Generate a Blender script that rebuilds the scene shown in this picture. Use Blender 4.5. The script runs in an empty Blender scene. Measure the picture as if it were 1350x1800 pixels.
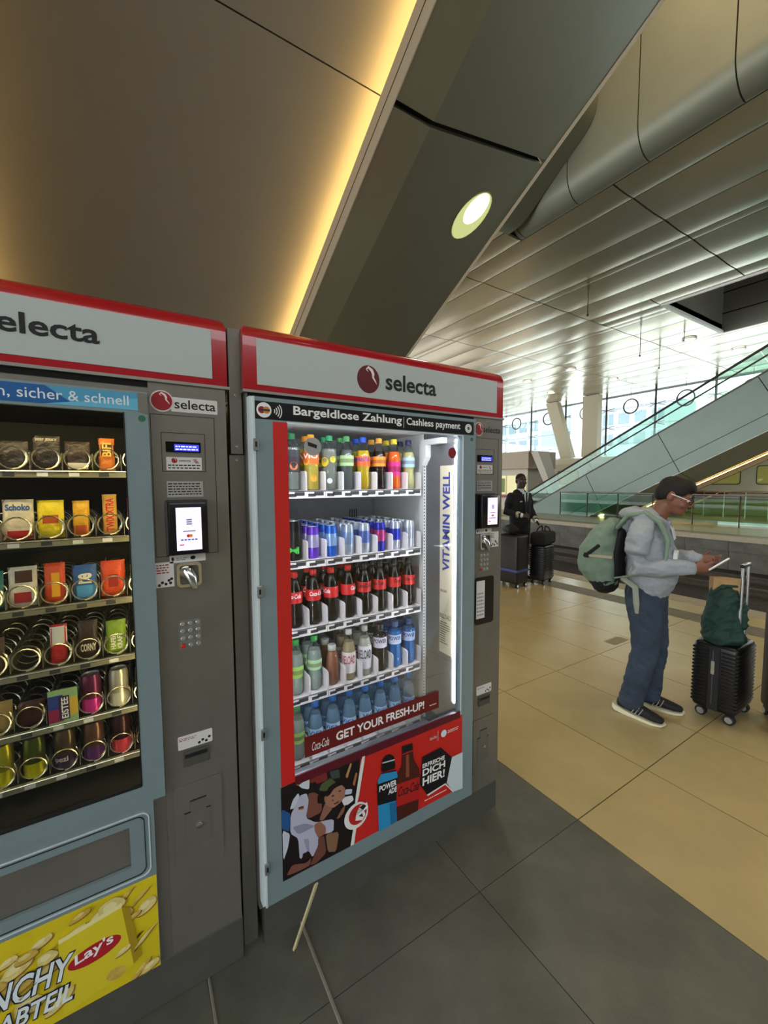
import bpy, bmesh, math, random
from mathutils import Vector, Matrix, noise as mnoise
SC = bpy.context.scene
COL = SC.collection
random.seed(7)
R = math.radians

# ---------------------------------------------------------------- camera
YAW, PITCH, ROLL, FPX = 0.5594186, 0.07184856, 0.0046757, 721.6
def camera():
    cy, sy = math.cos(YAW), math.sin(YAW); cp, sp = math.cos(PITCH), math.sin(PITCH); cr, sr = math.cos(ROLL), math.sin(ROLL)
    f = Vector((sy, cy, 0)); r = Vector((cy, -sy, 0)); d = Vector((0, 0, -1))
    f2 = f*cp + d*sp; d2 = d*cp - f*sp
    r3 = r*cr + d2*sr; d3 = d2*cr - r*sr
    cd = bpy.data.cameras.new('camera'); co = bpy.data.objects.new('camera', cd); COL.objects.link(co)
    cd.sensor_fit = 'HORIZONTAL'; cd.sensor_width = 36.0; cd.lens = 36.0*FPX/1350.0
    cd.clip_start = 0.05; cd.clip_end = 500
    m = Matrix((( r3.x, -d3.x, -f2.x, 0), (r3.y, -d3.y, -f2.y, 0), (r3.z, -d3.z, -f2.z, 1.6), (0, 0, 0, 1)))
    co.matrix_world = m
    SC.camera = co
camera()

# ---------------------------------------------------------------- light
SC.view_settings.view_transform = 'Standard'
SC.view_settings.look = 'None'
SC.view_settings.exposure = 0.0
SC.view_settings.gamma = 1.0
SC.view_settings.use_curve_mapping = False
W = bpy.data.worlds.new('sky'); SC.world = W; W.use_nodes = True
bg = W.node_tree.nodes['Background']; bg.inputs[0].default_value = (0.93, 0.97, 1.0, 1); bg.inputs[1].default_value = 5.2

def area(name, loc, rot, sx, sy, power, col):
    l = bpy.data.lights.new(name, 'AREA'); l.shape = 'RECTANGLE'; l.size = sx; l.size_y = sy; l.energy = power; l.color = col
    o = bpy.data.objects.new(name, l); COL.objects.link(o); o.location = loc; o.rotation_euler = rot
    return o
area('upper_hall_lamp', (5.0, 2.0, 11.2), (0, 0, 0), 5, 5, 330, (1.0, 0.74, 0.42))

# ---------------------------------------------------------------- helpers
def lin(c):
    if isinstance(c, str):
        c = tuple(int(c[i:i+2], 16)/255 for i in (0, 2, 4))
    return tuple(x/12.92 if x <= .04045 else ((x+.055)/1.055)**2.4 for x in c) + (1.0,)
MATS = {}
def mat(name, col, rough=.5, metal=0., noise=0., scale=8., bump=0., bscale=60., emit=0., ecol=None, trans=0., ior=1.45, spec=.5, coat=0., stretch=None, alpha=1.):
    if name in MATS: return MATS[name]
    m = bpy.data.materials.new(name); m.use_nodes = True; nt = m.node_tree; b = nt.nodes['Principled BSDF']
    c = lin(col); b.inputs['Base Color'].default_value = c
    b.inputs['Roughness'].default_value = rough; b.inputs['Metallic'].default_value = metal
    b.inputs['IOR'].default_value = ior; b.inputs['Specular IOR Level'].default_value = spec
    b.inputs['Transmission Weight'].default_value = trans; b.inputs['Coat Weight'].default_value = coat
    b.inputs['Alpha'].default_value = alpha
    if emit:
        b.inputs['Emission Color'].default_value = lin(ecol or col); b.inputs['Emission Strength'].default_value = emit
    if noise or bump:
        tc = nt.nodes.new('ShaderNodeTexCoord'); mp = nt.nodes.new('ShaderNodeMapping'); nt.links.new(tc.outputs['Object'], mp.inputs['Vector'])
        if stretch: mp.inputs['Scale'].default_value = stretch
    if noise:
        n = nt.nodes.new('ShaderNodeTexNoise'); n.inputs['Scale'].default_value = scale; n.inputs['Detail'].default_value = 6; n.inputs['Roughness'].default_value = .65
        nt.links.new(mp.outputs[0], n.inputs['Vector'])
        mr = nt.nodes.new('ShaderNodeMapRange'); mr.inputs[1].default_value = .3; mr.inputs[2].default_value = .7; mr.inputs[3].default_value = 1-noise; mr.inputs[4].default_value = 1+noise
        nt.links.new(n.outputs['Fac'], mr.inputs[0])
        vm = nt.nodes.new('ShaderNodeVectorMath'); vm.operation = 'SCALE'; vm.inputs[0].default_value = c[:3]
        nt.links.new(mr.outputs[0], vm.inputs['Scale']); nt.links.new(vm.outputs[0], b.inputs['Base Color'])
    if bump:
        n2 = nt.nodes.new('ShaderNodeTexNoise'); n2.inputs['Scale'].default_value = bscale; n2.inputs['Detail'].default_value = 4
        nt.links.new(mp.outputs[0], n2.inputs['Vector'])
        bp = nt.nodes.new('ShaderNodeBump'); bp.inputs['Strength'].default_value = bump; bp.inputs['Distance'].default_value = .01
        nt.links.new(n2.outputs['Fac'], bp.inputs['Height']); nt.links.new(bp.outputs[0], b.inputs['Normal'])
    MATS[name] = m
    return m
def glass(name, tint='ffffff', ior=1.45, rough=.0, boost=1.):
    if name in MATS: return MATS[name]
    m = bpy.data.materials.new(name); m.use_nodes = True; nt = m.node_tree
    for n in list(nt.nodes): nt.nodes.remove(n)
    o = nt.nodes.new('ShaderNodeOutputMaterial'); mx = nt.nodes.new('ShaderNodeMixShader'); t = nt.nodes.new('ShaderNodeBsdfTransparent'); g = nt.nodes.new('ShaderNodeBsdfGlossy'); f = nt.nodes.new('ShaderNodeFresnel')
    t.inputs[0].default_value = lin(tint); g.inputs['Roughness'].default_value = rough; f.inputs[0].default_value = ior
    mu = nt.nodes.new('ShaderNodeMath'); mu.operation = 'MULTIPLY'; mu.inputs[1].default_value = boost
    nt.links.new(f.outputs[0], mu.inputs[0]); nt.links.new(mu.outputs[0], mx.inputs[0])
    nt.links.new(t.outputs[0], mx.inputs[1]); nt.links.new(g.outputs[0], mx.inputs[2]); nt.links.new(mx.outputs[0], o.inputs[0])
    MATS[name] = m
    return m

WO = {}          # world origin of every parent
def link(o, parent=None, off=None):
    COL.objects.link(o)
    if parent is not None: o.parent = parent
def tag(o, label=None, cat=None, group=None, kind=None):
    if label: o['label'] = label
    if cat: o['category'] = cat
    if group: o['group'] = group
    if kind: o['kind'] = kind
    return o
def thing(name, label, cat, loc=(0, 0, 0), rotz=0., group=None, local=False):
    o = bpy.data.objects.new(name, None); COL.objects.link(o); o.location = loc; o.rotation_euler = (0, 0, rotz); o.empty_display_size = .05
    WO[o] = Vector((0, 0, 0)) if local else Vector(loc)
    return tag(o, label, cat, group)
def dup(root, loc, rotz=None, label=None, group=None):
    r = root.copy(); COL.objects.link(r); r.location = loc
    if rotz is not None: r.rotation_euler = (0, 0, rotz)
    if label: r['label'] = label
    if group: r['group'] = group
    for ch in root.children:
        c = ch.copy(); COL.objects.link(c); c.parent = r
        for g in ch.children:
            d = g.copy(); COL.objects.link(d); d.parent = c
    return r

class MB:
    def __init__(s): s.v = []; s.f = []; s.m = []; s.cur = 0
    def add(s, vs, fs):
        b = len(s.v); s.v += [tuple(v) for v in vs]; s.f += [tuple(i+b for i in f) for f in fs]; s.m += [s.cur]*len(fs); return s
    def box(s, x0, x1, y0, y1, z0, z1, bev=0., seg=2):
        if bev:
            bm = bmesh.new(); bmesh.ops.create_cube(bm, size=1)
            for v in bm.verts: v.co = Vector(((x0+x1)/2+v.co.x*(x1-x0), (y0+y1)/2+v.co.y*(y1-y0), (z0+z1)/2+v.co.z*(z1-z0)))
            bmesh.ops.bevel(bm, geom=bm.edges[:], offset=bev, segments=seg, affect='EDGES', profile=.5)
            return s.bm(bm)
        vs = [(x, y, z) for x in (x0, x1) for y in (y0, y1) for z in (z0, z1)]
        return s.add(vs, [(0, 1, 3, 2), (4, 6, 7, 5), (0, 4, 5, 1), (2, 3, 7, 6), (0, 2, 6, 4), (1, 5, 7, 3)])
    def bm(s, bm):
        bm.verts.index_update(); s.add([v.co[:] for v in bm.verts], [[v.index for v in f.verts] for f in bm.faces]); bm.free(); return s
    def loft(s, rings, cap=True, closed=True):
        n = len(rings[0]); vs = [p for r in rings for p in r]; fs = []
        for i in range(len(rings)-1):
            for j in range(n if closed else n-1):
                k = (j+1) % n; fs.append((i*n+j, i*n+k, (i+1)*n+k, (i+1)*n+j))
        if cap: fs.append(tuple(range(n-1, -1, -1))); fs.append(tuple((len(rings)-1)*n+j for j in range(n)))
        return s.add(vs, fs)
    def lathe(s, prof, c=(0, 0, 0), n=16, axis='z', cap=True):
        rings = []
        for r, h in prof:
            ring = []
            for j in range(n):
                a = 2*math.pi*j/n; x, y = r*math.cos(a), r*math.sin(a)
                p = {'z': (x, y, h), 'y': (x, h, -y), 'x': (h, x, y)}[axis]
                ring.append((c[0]+p[0], c[1]+p[1], c[2]+p[2]))
            rings.append(ring)
        return s.loft(rings, cap)
    def tube(s, pts, r, n=8, cap=True, closed=False):
        P = [Vector(p) for p in pts]; rings = []; up = None
        for i, p in enumerate(P):
            if closed: t = (P[(i+1) % len(P)]-P[i-1]).normalized()
            else: t = (P[min(i+1, len(P)-1)]-P[max(i-1, 0)]).normalized()
            if up is None:
                up = Vector((0, 0, 1)) if abs(t.z) < .9 else Vector((1, 0, 0))
            u = t.cross(up).normalized(); w = u.cross(t).normalized(); up = w
            rr = r[i] if isinstance(r, (list, tuple)) else r
            rings.append([p+u*rr*math.cos(2*math.pi*j/n)+w*rr*math.sin(2*math.pi*j/n) for j in range(n)])
        if closed: rings.append(rings[0]); cap = False
        return s.loft(rings, cap)
    def prism(s, poly, axis, a0, a1):
        # poly: 2D outline in the plane perpendicular to axis ('x': (y,z), 'y': (x,z), 'z': (x,y))
        def P(p, a): return {'x': (a, p[0], p[1]), 'y': (p[0], a, p[1]), 'z': (p[0], p[1], a)}[axis]
        return s.loft([[P(p, a0) for p in poly], [P(p, a1) for p in poly]])
    def ell(s, c, r, n=12, m=8):
        rings = [[(c[0]+r[0]*math.sin(t)*math.cos(a), c[1]+r[1]*math.sin(t)*math.sin(a), c[2]+r[2]*math.cos(t)) for a in [2*math.pi*j/n for j in range(n)]] for t in [math.pi*(.02+.96*i/m) for i in range(m+1)]]
        return s.loft(rings)
    def limb(s, st, hint=(1, 0, 0), n=14):
        # st: list of (point, ru, rv); ru along hint, rv along the other normal; rounded ends
        P = [Vector(a[0]) for a in st]; H = Vector(hint); rings = []
        def ring(c, t, ru, rv):
            u = (H - t*H.dot(t)).normalized(); w = t.cross(u).normalized()
            return [c+u*ru*math.cos(2*math.pi*j/n)+w*rv*math.sin(2*math.pi*j/n) for j in range(n)]
        for i, p in enumerate(P):
            t = (P[min(i+1, len(P)-1)]-P[max(i-1, 0)]).normalized(); ru, rv = st[i][1], st[i][2]; e = min(ru, rv)
            if i == 0:
                for q in (.98, .8, .45): rings.append(ring(p-t*e*.8*q, t, ru*math.sqrt(1-q*q), rv*math.sqrt(1-q*q)))
            rings.append(ring(p, t, ru, rv))
            if i == len(P)-1:
                for q in (.45, .8, .98): rings.append(ring(p+t*e*.8*q, t, ru*math.sqrt(1-q*q), rv*math.sqrt(1-q*q)))
        return s.loft(rings)
    def build(s, name, mats, parent=None, smooth=False, label=None, cat=None, group=None, kind=None):
        off = WO.get(parent, Vector((0, 0, 0))) if parent is not None else Vector((0, 0, 0))
        me = bpy.data.meshes.new(name)
        me.from_pydata([(v[0]-off.x, v[1]-off.y, v[2]-off.z) for v in s.v], [], s.f)
        mats = mats if isinstance(mats, (list, tuple)) else [mats]
        for m in mats: me.materials.append(m)
        if len(mats) > 1: me.polygons.foreach_set('material_index', s.m)
        bm = bmesh.new(); bm.from_mesh(me); bmesh.ops.recalc_face_normals(bm, faces=bm.faces[:]); bm.to_mesh(me); bm.free()
        if smooth:
            me.polygons.foreach_set('use_smooth', [True]*len(me.polygons))
            if smooth != 2: me.set_sharp_from_angle(angle=R(42))
        o = bpy.data.objects.new(name, me); link(o, parent); WO[o] = off
        return tag(o, label, cat, group, kind)

def obj_copy(o, name=None, loc=None):
    c = o.copy(); COL.objects.link(c)
    if loc is not None: c.location = loc
    return c

def blob(name, mb, m, parent, voxel=.007, smooth=6, label=None, fold=None):
    """one continuous surface grown over the parts in mb"""
    me = bpy.data.meshes.new('tmp'); me.from_pydata(mb.v, [], mb.f)
    bm = bmesh.new(); bm.from_mesh(me); bmesh.ops.recalc_face_normals(bm, faces=bm.faces[:]); bm.to_mesh(me); bm.free()
    o = bpy.data.objects.new('tmp', me); COL.objects.link(o)
    r = o.modifiers.new('r', 'REMESH'); r.mode = 'VOXEL'; r.voxel_size = voxel; r.adaptivity = 0
    sm = o.modifiers.new('s', 'SMOOTH'); sm.iterations = smooth; sm.factor = .5
    dg = bpy.context.evaluated_depsgraph_get(); dg.update()
    me2 = bpy.data.meshes.new_from_object(o.evaluated_get(dg)); me2.name = name
    bpy.data.objects.remove(o)
    if fold:      # cloth folds: ridged noise along the normals
        amp, fx, fz = fold
        nn = [v.normal.copy() for v in me2.vertices]
        for v, n_ in zip(me2.vertices, nn):
            p = Vector((v.co.x*fx, v.co.y*fx, v.co.z*fz+v.co.y*fx*.6)); q = 1-abs(mnoise.noise(p))*2.2; q += .5*(1-abs(mnoise.noise(p*2.1+Vector((7, 3, 1))))*2.2)
            v.co += n_*amp*(q-.75)
    me2.materials.clear(); me2.materials.append(m)
    me2.polygons.foreach_set('use_smooth', [True]*len(me2.polygons))
    o2 = bpy.data.objects.new(name, me2); link(o2, parent); WO[o2] = Vector((0, 0, 0))
    if label: o2['label'] = label
    return o2

def text_mesh(s, bold=0., ital=0.):
    cu = bpy.data.curves.new('t', 'FONT'); cu.body = s; cu.resolution_u = 3; cu.offset = bold; cu.shear = ital
    o = bpy.data.objects.new('t', cu); COL.objects.link(o)
    dg = bpy.context.evaluated_depsgraph_get(); dg.update()
    me = bpy.data.meshes.new_from_object(o.evaluated_get(dg))
    bpy.data.objects.remove(o); bpy.data.curves.remove(cu)
    V = [v.co[:] for v in me.vertices]; F = [tuple(p.vertices) for p in me.polygons]; bpy.data.meshes.remove(me)
    return V, F
def text(s, o, u, v, w, h, m, parent, bold=0., ital=0., name='lettering', place=None):
    """lettering filling the box o + a*u*w + b*v*h ; place(a,b) may map it on a curved face"""
    V, F = text_mesh(s, bold, ital)
    if not V: return None
    x0 = min(p[0] for p in V); x1 = max(p[0] for p in V); y0 = min(p[1] for p in V); y1 = max(p[1] for p in V)
    if w is None and h is None: w = h = 1.
    if h is None: h = w*(y1-y0)/(x1-x0)
    if w is None: w = h*(x1-x0)/(y1-y0)
    o, u, v = Vector(o), Vector(u), Vector(v); mb = MB()
    if place: mb.add([place((p[0]-x0)/(x1-x0), (p[1]-y0)/(y1-y0)) for p in V], F)
    else: mb.add([o+u*(w*(p[0]-x0)/(x1-x0))+v*(h*(p[1]-y0)/(y1-y0)) for p in V], F)
    return mb.build(name, m, parent)
UX, UZ = (1, 0, 0), (0, 0, 1)
def ftext(s, x, z, y, w, h, m, parent, **k):      # on a front face (facing -Y)
    return text(s, (x, y, z), UX, UZ, w, h, m, parent, **k)
def fpoly(mb, pts, y):                            # flat print on a front face
    mb.add([(p[0], y, p[1]) for p in pts], [tuple(range(len(pts)))])
    return mb
def circ(x, z, r, n=24, sx=1., a0=0., a1=360.):
    return [(x+r*sx*math.cos(R(a0+(a1-a0)*i/n)), z+r*math.sin(R(a0+(a1-a0)*i/n))) for i in range(n)]
def rrect(x0, x1, z0, z1, r, n=5):
    out = []
    for cx, cz, a in ((x1-r, z1-r, 0), (x0+r, z1-r, 90), (x0+r, z0+r, 180), (x1-r, z0+r, 270)):
        for i in range(n+1): out.append((cx+r*math.cos(R(a+90*i/n)), cz+r*math.sin(R(a+90*i/n))))
    return out
def decal(name, pts, y, m, parent, t=.0008, **k):
    return MB().prism(pts, 'y', y-t, y).build(name, m, parent, **k)

# ================================================================ the setting
m_grout = mat('grout', '3a362c', .8)
m_dark = mat('dark_stone', '585950', .42, noise=.30, scale=3.5, bump=.05, bscale=90)
m_yel = mat('yellow_stone', 'ab9a6e', .22, noise=.10, scale=2.2, bump=.03, bscale=120)
m_strip = mat('strip_stone', '6d6553', .5, noise=.15, scale=6)
m_edge = mat('edge_stone', 'a39a84', .55, noise=.12, scale=5)
m_conc = mat('concrete', '6c6960', .8, noise=.25, scale=3, bump=.2, bscale=30)
m_ballast = mat('ballast', '3a322a', .95, noise=.5, scale=14, bump=1., bscale=22)
m_steel = mat('rail_steel', '5c544a', .55, metal=.4, noise=.2, scale=12)
m_rust = mat('rust', '5b4433', .8, noise=.3)

floor = MB().box(-14, 6.5, -10, 40, -.30, -.004).build('floor', m_grout, kind='structure')
TILE = {}
def tile(x0, x1, y0, y1, m, parent, name='tile', g=.003, z=0., t=.02):
    w, l = round(x1-x0-2*g, 3), round(y1-y0-2*g, 3); k = (w, l, m.name, t)
    if k not in TILE:
        TILE[k] = MB().box(-w/2, w/2, -l/2, l/2, -t, 0).build(name, m, parent); o = TILE[k]
    else:
        o = TILE[k].copy(); COL.objects.link(o); o.name = name; o.parent = parent
    o.location = ((x0+x1)/2, (y0+y1)/2, z)
    return o
PX, PY = .6365, 1.0135
ys = [1.073+PY*j for j in range(-3, 13)]
xs = [1.748+PX*i for i in range(6)]+[5.44]
for i in range(6):
    for j in range(len(ys)-1): tile(xs[i], xs[i+1], ys[j], ys[j+1], m_yel, floor)
for j in range(len(ys)-1):
    tile(5.44, 5.78, ys[j], ys[j+1], m_strip, floor); tile(5.78, 6.18, ys[j], ys[j+1], m_yel, floor); tile(6.18, 6.52, ys[j], ys[j+1], m_edge, floor, z=.003)
dx = [-1.75, -1.115, -.48, .155, .47, 1.105, 1.748]
for i in range(6):
    for j in range(8): tile(dx[i], dx[i+1], ys[j], ys[j+1], m_dark, floor, g=.0015)
MB().box(1.745, 6.52, ys[-1], 40, -.02, 0).build('far_paving', m_yel, floor)
MB().box(-14, 1.745, ys[-1], 40, -.02, 0).build('far_paving', m_dark, floor)
MB().box(-14, -1.75, -10, ys[-1], -.02, 0).build('far_paving', m_dark, floor)
MB().box(-1.75, 6.52, -10, ys[0], -.02, 0).build('far_paving', m_yel, floor)
# raised joint by the machines and a small inlaid plate
mb = MB(); mb.tube([(.475, 1.34, -.001), (.472, 1.06, -.001), (.470, .6, -.001)], .006, 6); mb.build('joint_bead', mat('joint', '77736a', .6, noise=.2), floor)
mb = MB(); mb.tube([(.160, 1.34, -.001), (.157, .8, -.001)], .005, 6); mb.build('joint_bead', MATS['joint'], floor)
MB().box(3.985, 4.245, 2.118, 2.235, -.004, .0008).build('inlaid_plate', mat('plate_speckle', '8a7a58', .5, noise=.45, scale=60), floor)
# the track trench and the opposite platform
MB().box(6.4, 15.2, -10, 45, -1.3, -.995).build('track_bed', m_ballast, kind='structure')
MB().box(6.38, 6.5, -10, 45, -1.0, -.004).build('wall_near_platform', m_conc, kind='structure')
for x in (7.9, 9.335, 11.9, 13.335):
    prof = [(-.07, 0), (.07, 0), (.07, .012), (.012, .03), (.012, .12), (.036, .13), (.036, .17), (-.036, .17), (-.036, .13), (-.012, .12), (-.012, .03), (-.07, .012)]
    MB().prism([(x+a, -1.0+b) for a, b in prof], 'y', -10, 45).build('rail', m_steel, label={7.9: 'steel rail running closest under the yellow platform edge', 9.335: 'second steel rail of the track beside the yellow platform', 11.9: 'steel rail on the near side of the track by the grey far wall', 13.335: 'steel rail closest to the concrete wall of the opposite platform'}[x], cat='rail')
plat = MB().box(15.1, 24.2, -10, 45, -1.0, 0).build('floor_far_platform', mat('far_floor', 'a89a72', .28, noise=.12, scale=1.2), kind='structure')
MB().box(14.72, 15.1, -10, 45, -.14, .004).build('coping', mat('coping', 'b0a68c', .6, noise=.1), plat)
MB().box(15.1, 15.3, -10, 45, -.02, .004).build('guide_strip', m_strip, plat)
wf = MB().box(14.95, 15.1, -10, 45, -1.0, -.1).build('wall_far_platform', m_grout, kind='structure')
bu = MB().box(0, .14, 0, 1.095, 0, .30).build('block', m_conc, wf); bu.location = (14.80, -3, -.44)
bl = MB().box(0, .10, 0, 1.095, 0, .555).build('block', m_conc, wf); bl.location = (14.86, -3, -1.0)
for k in range(1, 19):
    for s in (bu, bl):
        c = s.copy(); COL.objects.link(c); c.parent = wf; c.location.y = -3+k*1.105

# ---------------------------------------------------------------- ceiling of long metal pans
ZC = 7.5
m_pan = mat('ceiling_metal', 'b3a993', .24, metal=.65, noise=.05, scale=.8)
m_lip = mat('lip_metal', '7f8170', .48, metal=.3, noise=.04, scale=1.5)
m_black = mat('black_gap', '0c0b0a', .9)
m_trimw = mat('white_trim', 'fbf9f2', .5)
ceiling = MB()
for x0, x1, y0, y1 in ((8.47, 15.45, -10, 45), (-14, 8.47, 7.1, 45), (15.45, 20.4, 7.1, 45), (20.4, 30, -10, 45), (-14, -4.5, -10, 7.1)):
    ceiling.box(x0, x1, y0, y1, ZC+.05, ZC+.3)
ceiling = ceiling.build('ceiling', m_black, kind='structure')
PAN = {}
def pan(x0, x1, y0, y1):
    w, l = round(x1-x0, 2), round(y1-y0, 2)
    if (w, l) not in PAN:
        mb = MB(); g = .017; rows = []
        a = w-2*g; d = .019 if w > .5 else .004
        pr = [(g, .05), (g, .012)]+[(g+a*t, -d*(1-(2*t-1)**2)*(.55+.9*t)) for t in [i/9 for i in range(10)]]+[(w-g, .03)]
        mb.loft([[(p[0], y, p[1]) for p in pr] for y in (g, l-g)], cap=True, closed=False)
        PAN[(w, l)] = mb.build('panel', m_pan, ceiling, smooth=True); o = PAN[(w, l)]
    else:
        o = PAN[(w, l)].copy(); COL.objects.link(o); o.parent = ceiling
    o.location = (x0, y0, ZC); return o
mx = [8.47, 9.24, 10.6, 11.70, 12.02, 13.36, 14.68]
fx = [14.68, 16.06, 16.37, 17.7, 19.05, 20.4]
rx = [20.4, 20.72, 22.06, 23.4, 24.75, 25.07, 26.4, 27.75, 29]
lx = [3.8, 5.15, 6.5, 7.87, 8.47]
ry = [-3.67, .6, 4.87, 9.13, 13.4, 17.67, 21.93, 26.2, 30.5]
def panels(xl, yl):
    for i in range(len(xl)-1):
        for j in range(len(yl)-1): pan(xl[i], xl[i+1], yl[j], yl[j+1])
panels(mx, ry)
panels([14.68, 15.45], [-3.67, .6, 4.87, 7.1]); panels([14.68, 15.45], [7.1, 9.13])
panels(fx, ry[3:]); panels([15.45, 16.06], [7.1, 9.13]); panels(fx[1:], [7.1, 9.13])
panels(rx, ry); panels(lx, [7.1]+ry[3:])
MB().box(-14, 3.8, 7.1, 30, ZC-.01, ZC+.04).build('plain_soffit', m_pan, ceiling)
# void above the stairs, with bull-nosed panels
def noser(x, s, r=.47, top=11.6):       # profile in (x, z); s = -1 : wall rises to the left of x
    pr = [(x, ZC+.01), (x+s*.05, ZC-.01)]
    for i in range(9): a = R(90*i/8); pr.append((x+s*(.06+(r-.06)*math.sin(a)), ZC-.01+r*(1-math.cos(a))))
    return pr+[(x+s*r, top), (x+s*r-s*.05, top), (x+s*(r-.06), ZC+r), (x, ZC+.06)]
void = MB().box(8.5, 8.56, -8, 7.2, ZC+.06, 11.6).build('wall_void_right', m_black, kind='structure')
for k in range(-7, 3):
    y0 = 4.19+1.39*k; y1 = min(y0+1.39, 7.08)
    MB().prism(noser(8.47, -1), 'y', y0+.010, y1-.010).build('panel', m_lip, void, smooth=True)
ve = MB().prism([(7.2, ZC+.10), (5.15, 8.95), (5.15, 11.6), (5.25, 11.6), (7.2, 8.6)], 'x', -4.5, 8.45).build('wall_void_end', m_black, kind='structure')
for k in range(8):
    x1 = 7.98-1.39*k
    pr = [(7.12, ZC+.05), (7.1, ZC-.01), (6.95, ZC-.01), (6.75, ZC+.01), (6.55, ZC+.08), (6.40, ZC+.18), (5.25, 8.42), (5.08, 8.56), (4.98, 8.74), (4.95, 8.95), (4.95, 11.6), (5.05, 11.6), (5.05, 8.98), (5.15, 8.75), (6.5, ZC+.28)]
    mb = MB(); mb.loft([[(x, p[0], p[1]) for p in pr] for x in (x1-1.372, x1+.008)]); mb.build('panel', m_lip, ve, smooth=True)
MB().box(-4.5, 8.5, -8, 7.2, 11.6, 11.7).build('light_block_roof', mat('upper', '6f6450', .7), kind='structure')  # roof added over the void to stop sky light leaking in
MB().box(-4.6, -4.5, -8, 7.2, ZC+.06, 11.6).build('wall_void_left', MATS['upper'], kind='structure')
MB().box(-4.5, 8.5, -8.1, -8, ZC+.06, 11.6).build('wall_void_back', MATS['upper'], kind='structure')
# void above the opposite stairs
m_voidd = mat('void_dark', '8d8a7e', .5, metal=.2, noise=.1)
v2 = MB().box(20.35, 20.45, -8, 7.1, ZC-.02, 11.6).box(15.45, 20.45, 7.1, 7.2, ZC+.02, 11.6).box(15.35, 15.45, -8, 7.1, ZC+.06, 11.6).build('wall_void_far', m_voidd, kind='structure')
MB().box(15.35, 20.45, -8, 7.2, 11.6, 11.7).build('light_block_roof_far', MATS['upper'], kind='structure')  # second added roof, blocking sky light above the far void
MB().box(15.42, 15.50, -8, 7.1, ZC-.05, ZC+.05).box(15.45, 20.3, 7.02, 7.12, ZC-.05, ZC+.05).build('trim_1', m_trimw, kind='structure')
for k in range(4): MB().box(20.32, 20.35, -8, 7.1, 8.2+.8*k, 8.23+.8*k).build('seam_strip', m_black, v2)
# thin suspension wires and cable lines under the ceiling
m_wire = mat('wire', '2a2622', .6)
for n, (x, y, x2, y2, dz) in enumerate(((11.86, 7.46, 11.86, 7.46, .95), (16.2, 8.1, 16.2, 8.1, 1.3), (19.4, 8.9, 19.4, 8.9, 1.1), (18.4, 7.6, 18.4, 7.6, .5))):
    mb = MB(); mb.tube([(x, y, ZC+.02), (x, y, ZC-dz)], .012, 6); mb.ell((x, y, ZC-dz), (.03, .03, .04)); 
    mb.tube([(x+.08*math.cos(a), y, ZC-.1+.12*math.sin(a)) for a in [2*math.pi*i/10 for i in range(10)]], .006, 5, closed=True)
    mb.build('suspension_wire', m_wire, label=['hanging wire beneath the dull metal pans beside the near stairs', 'hanging wire beneath the bright ceiling left of the downlight', 'long hanging wire with a loop above the opposite escalator', 'short wire stub beside the opening above the opposite escalator'][n], cat='wire')
for n, (x, y) in enumerate(((19.98, 13.4), (19.98, 8.06), (20.15, 16.3), (23.4, 7.5), (24.0, 13.4), (24.0, 17.5))):
    t = thing('ceiling_downlight', ['small round ceiling downlight above the two cream columns', 'small round ceiling downlight next to the opening over the opposite escalator', 'small round ceiling downlight above the beige kiosk', 'small round ceiling downlight above the upper escalator handrail', 'small round ceiling downlight in front of the upright cream column', 'small round ceiling downlight in front of the leaning cream column'][n], 'light', (x, y, ZC), group='downlights in the far ceiling')
    MB().lathe([(.20, -.07), (.26, -.07), (.26, -.03), (.20, -.03)], (x, y, ZC), 20, cap=False).build('rim', m_trimw, t, smooth=True)
    MB().lathe([(.0, -.055), (.20, -.055)], (x, y, ZC), 20, cap=False).build('lamp', mat('lamp_white', 'fff6e0', .5, emit=9), t)

# ---------------------------------------------------------------- glass front with posts, stays and rings
FX = 28.2
m_post = mat('post', '3c352e', .6); m_fgl = glass('front_glass', 'f2f8f6'); m_creamcol = mat('cream_column', 'b9b097', .6, noise=.05)
fac = MB().box(FX-.05, FX+.35, -12, 45, -1.3, 2.6).build('wall_facade', mat('plinth_wall', 'b9ad95', .7, noise=.08), kind='structure')
n = 0
for k in range(-6, 8):
    y = 16.0+3.07*k
    w = thing('window_%d' % (k+7), None, None, (FX, y, 2.6)); w['kind'] = 'structure'
    MB().lathe([(.06, 0), (.06, ZC+.3-2.6)], (FX-.25, y, 2.6), 10).build('post', m_post, w)
    for zi, (z0, z1) in enumerate(((2.6, 4.09), (4.09, 5.21), (5.21, 6.4), (6.4, ZC+.1))):
        MB().box(FX, FX+.015, y+.015, y+3.07-.015, z0+.012, z1-.012).build('pane', m_fgl, w)
    for z in (4.09, 5.21, 6.4):
        mb = MB()
        for dy in (-.45, .45): mb.tube([(FX-.25, y, z), (FX-.02, y+dy, z+.12)], .018, 5).tube([(FX-.25, y, z), (FX-.02, y+dy, z-.12)], .018, 5)
        mb.tube([(FX-.03, y, z), (FX-.03, y+3.07, z)], .012, 5); mb.build('spider_fitting', m_post, w)
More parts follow.
